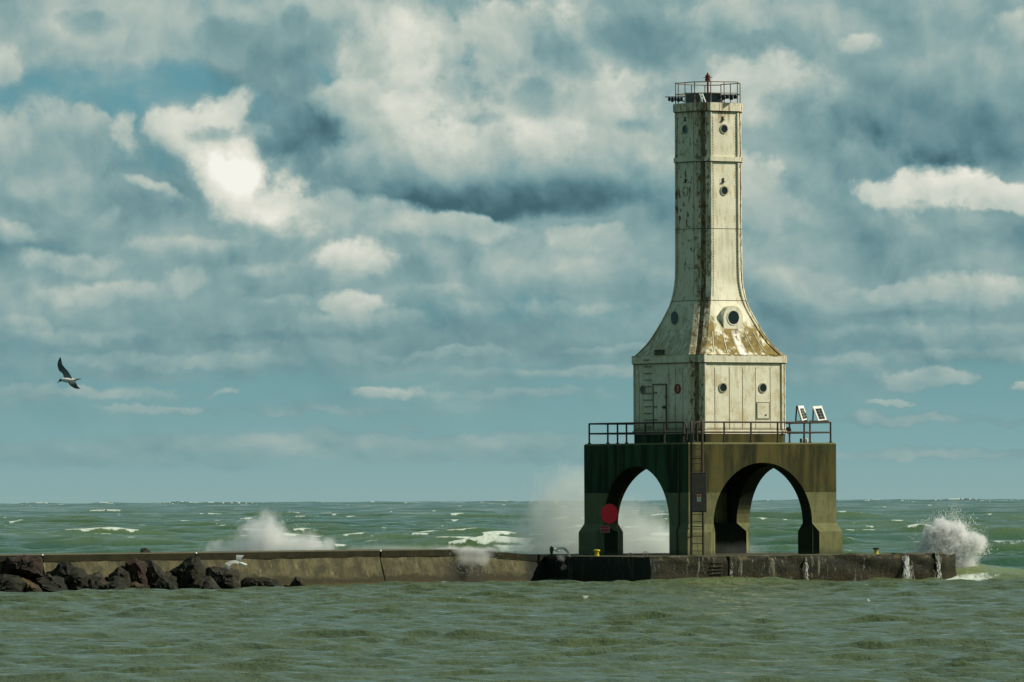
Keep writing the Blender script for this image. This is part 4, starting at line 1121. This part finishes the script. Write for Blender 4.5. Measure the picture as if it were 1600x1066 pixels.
gull('dark-winged gull gliding alone in the open sky at far left', (70, 540, 13.325), 0, 130,
     [(292, 752, 6, 1, .9), (305, 740, 18, 1, .9), (325, 724, 28, 1, .85), (352, 716, 33, 1, .35), (400, 716, 42, 1, .2), (460, 722, 50, 1, .2), (530, 728, 52, 1, .25), (600, 722, 36, 1.1, .3), (650, 712, 20, 1.8, .5), (700, 702, 12, 3.0, .85), (755, 694, 6, 4, .95)],
     [([(400, 700), (372, 590), (290, 520), (250, 410), (262, 310), (300, 228)], [(575, 690), (500, 560), (415, 465), (352, 385), (328, 295), (306, 230)], [0, .05, .12, .2, .28, .34], (.55, 1.0)),
      ([(470, 745), (520, 820), (590, 872), (670, 905), (765, 908)], [(640, 735), (655, 775), (680, 820), (715, 868), (768, 902)], [0, -.08, -.16, -.26, -.36], (.6, 1.0))],
     0, [(292, 752), (252, 783), 9])
gull('pale grey gull flying low before the breakwater wall and the square boulder', (330, 850, 21.31), 0, 300,
     [(900, 630, 8, 1, .1), (940, 640, 40, 1, .1), (1000, 660, 55, 1, .05), (1080, 690, 52, 1, .0), (1150, 700, 42, 1.1, .0), (1190, 700, 20, 1.2, .1)],
     [([(850, 640), (830, 560), (820, 460), (825, 370)], [(985, 640), (1000, 540), (1030, 450), (1090, 385)], [0, .1, .25, .4], (.52, .42)),
      ([(930, 590), (800, 545), (650, 560), (520, 610), (465, 660), (500, 790), (580, 880)], [(960, 670), (830, 640), (720, 650), (670, 690), (640, 740), (632, 820), (602, 885)], [0, -.08, -.16, -.22, -.28, -.33, -.38], (.42, .48))],
     0, [(1188, 700), (1225, 705), 12])
gull('gull with raised dark wing skimming the wet joint of wall and pier', (840, 840, 4.44), 0, 330,
     [(104, 84, 2, 1, .8), (112, 82, 8, 1, .4), (126, 86, 11, 1, .2), (140, 92, 8, 1, .3), (158, 98, 3, 2, .5)],
     [([(118, 78), (96, 60), (84, 76), (86, 105), (98, 145)], [(132, 92), (116, 84), (108, 95), (106, 118), (108, 148)], [0, .08, .15, .2, .22], (.75, 1.0)),
      ([(120, 80), (150, 66), (186, 70), (212, 92), (232, 136)], [(138, 94), (158, 84), (182, 86), (200, 104), (216, 134)], [0, -.1, -.2, -.3, -.36], (.15, .75))],
     0, None)

# ================================================================== SPRAY AND SPLASHES
def spray(name, px, py, d, rx, ry, rz, dens, lobes, nscale, cut, label, stretch=1.0, seed=0.0, col=(.92, .95, .93)):
    """closed ellipsoid of drifting droplets; lobes in units of the radii: (x, z, rx, rz, weight)"""
    c = at(px, py, d)
    bm = bmesh.new(); bmesh.ops.create_icosphere(bm, subdivisions=3, radius=1.0)
    for v in bm.verts: v.co = Vector((v.co.x * rx * 1.1, v.co.y * ry * 1.1, v.co.z * rz * 1.1))
    def shape(g, P):
        Q = g.v('MULTIPLY', P, (1 / rx, 1 / ry, 1 / rz))
        wv = g.v('SUBTRACT', g.noise(g.v('ADD', P, (seed, 0, 0)), nscale * .5, 3, .6, out=1), (.5, .5, .5))
        Qw = g.v('ADD', Q, g.v('MULTIPLY', wv, (.5, .5, .5)))
        tot = None
        for (lx, lz, ax, azz, w) in lobes:
            dv = g.v('MULTIPLY', g.v('SUBTRACT', Qw, (lx, 0, lz)), (1 / ax, 1.6, 1 / azz))
            e = g.m('MULTIPLY', g.m('EXPONENT', g.m('MULTIPLY', g.v('DOT_PRODUCT', dv, dv), -1.0)), w)
            tot = e if tot is None else g.m('ADD', tot, e)
        n = g.noise(g.v('ADD', g.v('MULTIPLY', P, (1, 1, stretch)), (seed, 3, 0)), nscale, 6, .62)
        s = g.m('SUBTRACT', tot, g.m('MULTIPLY', n, cut))
        edge = g.sm(g.v('LENGTH', Q), 1.05, .7)
        return g.m('MULTIPLY', g.m('MAXIMUM', s, 0.0), edge)
    m = m_spray_volume(name, dens, shape, col)
    o = obj(name, bm, m, None, None); o.location = c
    tag(o, label, 'spray', None, 'stuff'); return o
spray('wave_splash', 1479, 848, 409, 2.75, 1.3, 2.05, 12, [(-.10, .02, .34, .50, 1.35), (.35, .05, .34, .34, 1.15), (-.50, -.5, .38, .34, 1.2), (-.05, -.5, .6, .45, 1.3), (.5, -.8, .30, .3, 1.0), (-.05, .42, .2, .3, 1.05), (.74, .0, .2, .3, .85), (-.35, .25, .16, .25, .8), (.25, .42, .14, .2, .8)], 5.2, 1.35,
      'dense white splash bursting up behind the right end of the pier', 1, 2, (1, 1, 1))
spray('sea_spray', 410, 834, 400, 5.6, 1.6, 2.5, 1.9, [(.07, .15, .13, .55, 1.0), (.03, -.30, .36, .42, 1.05), (.40, -.30, .26, .34, .95), (-.28, -.38, .34, .28, .85), (-.65, -.58, .40, .22, .75), (.62, -.30, .2, .25, .8), (-.12, .15, .12, .3, .7)], 2.6, 1.05,
      'pale plume of spray rising behind the left stretch of wall', .45, 11, (1, 1, 1))
spray('sea_spray', 922, 808, 424, 7.8, 2.2, 4.8, .85, [(-.36, -.24, .26, .36, 1.1), (.10, -.32, .38, .50, 1.2), (.46, -.36, .26, .46, 1.25), (.62, -.55, .22, .30, 1.0), (-.62, -.55, .30, .26, .95), (-.25, .18, .28, .46, .85), (.0, .42, .3, .3, .65), (-.1, -.6, .7, .28, 1.05)], 1.5, .98,
      'grey mist of spray drifting behind the shaded arch and its left side', .7, 23, (.93, .95, .93))
spray('sea_spray', 728, 872, 394.0, 2.8, .9, 1.25, 1.35, [(0, .35, .42, .16, 1.2), (.12, -.05, .34, .35, .95), (-.35, .42, .4, .12, .9), (.58, .38, .36, .12, .9), (-.15, -.1, .2, .4, .8), (.35, .0, .2, .35, .8)], 3.2, 1.05,
      'thin wash of spray blowing over the wall near its right end', .45, 31, (1, 1, 1))
spray('sea_spray', 1150, 850, 412, 2.6, 1.4, 1.3, .5, [(0, -.35, .8, .5, .8)], 1.6, .5, 'faint mist low behind the sunlit arch', .6, 41)
spray('sea_spray', 880, 876, 396, .9, .7, .8, 2.6, [(-.1, .2, .5, .3, .6), (.0, -.5, .35, .4, .5)], 5.5, .75, 'small spatter of spray where the wall meets the pier', .5, 51)
spray('sea_spray', 640, 856, 402, 7.5, 1.3, .75, 1.3, [(0, -.2, .8, .5, .8)], 1.3, .6, 'low veil of blown spray along the lake side of the wall', .6, 61)

def droplets(px, py, d, n, fn, label, seed, rmin=.012, rmax=.04):
    rng = random.Random(seed); c = at(px, py, d); V = []; F = []
    for i in range(n):
        p = fn(rng); r = rng.uniform(rmin, rmax) * (1 if rng.random() < .85 else 1.8)
        b = len(V); st = Vector((rng.uniform(-.4, .4), rng.uniform(-.4, .4), 1)) * r * rng.uniform(1, 2.4)
        for q in ((r, 0, 0), (-r, 0, 0), (0, r, 0), (0, -r, 0)): V.append(Vector(p) + Vector(q))
        V.append(Vector(p) + st); V.append(Vector(p) - st)
        for a, e in ((0, 2), (2, 1), (1, 3), (3, 0)): F.append((b + a, b + e, b + 4)); F.append((b + e, b + a, b + 5))
    me = bpy.data.meshes.new('splash_droplets'); me.from_pydata([tuple(v) for v in V], [], F)
    o = link('splash_droplets', me, M_FOAM); o.location = c; tag(o, label, 'spray', None, 'stuff'); return o
def fan(rng):
    # jets thrown up and out, bent by gravity and the wind
    a = rng.choice([-62, -48, -35, -22, -10, 3, 15, 28, 42, 55, 66]) + rng.gauss(0, 5); u = rng.random() ** .55
    L = 2.0 + .45 * math.sin(a * .3) + .3 * math.sin(a * .9 + 1)
    if a > 20: L *= .95
    x = .1 + math.sin(R(a)) * L * u * 1.0; z = -1.15 + math.cos(R(a)) * L * u * 1.28 - .35 * u * u * abs(math.sin(R(a)))
    s = .06 + .16 * u
    return (x + rng.gauss(0, s) + .05, rng.gauss(0, .35), z + rng.gauss(0, s))
droplets(1482, 848, 409, 16000, fan, 'white droplets flung out round the splash at the pier end', 5, .005, .015)
def plume(rng):
    u = rng.random(); x = rng.gauss(.1, .35 + .9 * (1 - u)); return (x * 1.0 + (rng.gauss(1.6, .7) if rng.random() < .35 else 0), rng.gauss(0, .4), -1.2 + u * (2.9 if abs(x) < .5 else 1.5) * rng.random() ** .5)
droplets(415, 835, 400, 1600, plume, 'scattered fine droplets in the plume behind the left wall', 6, .004, .010)

def mist(rng):
    u = rng.random(); return (rng.gauss(-1.6, 1.9), rng.gauss(0, .8), -2.0 + 3.6 * u ** 1.7)
droplets(925, 800, 421, 1500, mist, 'fine droplets hanging in the mist behind the lighthouse base', 8, .004, .010)
def wash(rng):
    u = rng.random(); return (rng.gauss(0, 1.1), rng.gauss(0, .25) - .3, .45 - u * 1.5 + rng.random() * .3)
droplets(728, 872, 393.6, 900, wash, 'droplets of the wash falling over the wall near its right end', 9, .004, .010)

# water pouring back off the platform edge
def cascade(px, w, label, seed, n=26, top=-.02, h=1.45, amt=.8):
    rng = random.Random(seed); x = LXAT(px); y = PY0 - .10
    bm = bmesh.new()
    for i in range(n * 5):                                # short falling strands and beads, wider and looser lower down
        f = rng.random() ** .8; z0 = top - f * h; ln = rng.uniform(.04, .26)
        xx = x + rng.gauss(0, w * (.30 + .25 * f)); yy = y - .03 - .22 * f ** .5 * rng.random()
        q = [Vector((xx + rng.gauss(0, .008) * k, yy - .01 * k, z0 - ln * k / 3)) for k in range(4)]
        path_tube(bm, q, rng.uniform(.003, .010), 4)
    bmesh.ops.transform(bm, matrix=Matrix.Translation((-x, -y, 0)), verts=bm.verts)
    o = obj('water_cascade', bm, M_FOAM, None, 60)
    o.matrix_world = Matrix.Translation(TC + Vector((0, 0, ZP))) @ Matrix.Rotation(TH, 4, 'Z') @ Matrix.Translation((x, y, 0))
    tag(o, label, 'cascade', None, 'stuff')
cascade(1412, .34, 'thick white cascade pouring off the platform near its right end', 1, 46)
cascade(1461, .20, 'thin white cascade at the last block of the platform', 2, 16)
cascade(1255, .10, 'threads of water running down the open joint of the platform', 3, 10)
cascade(1138, .08, 'fine white trickle down the platform right of the ladder', 4, 6)
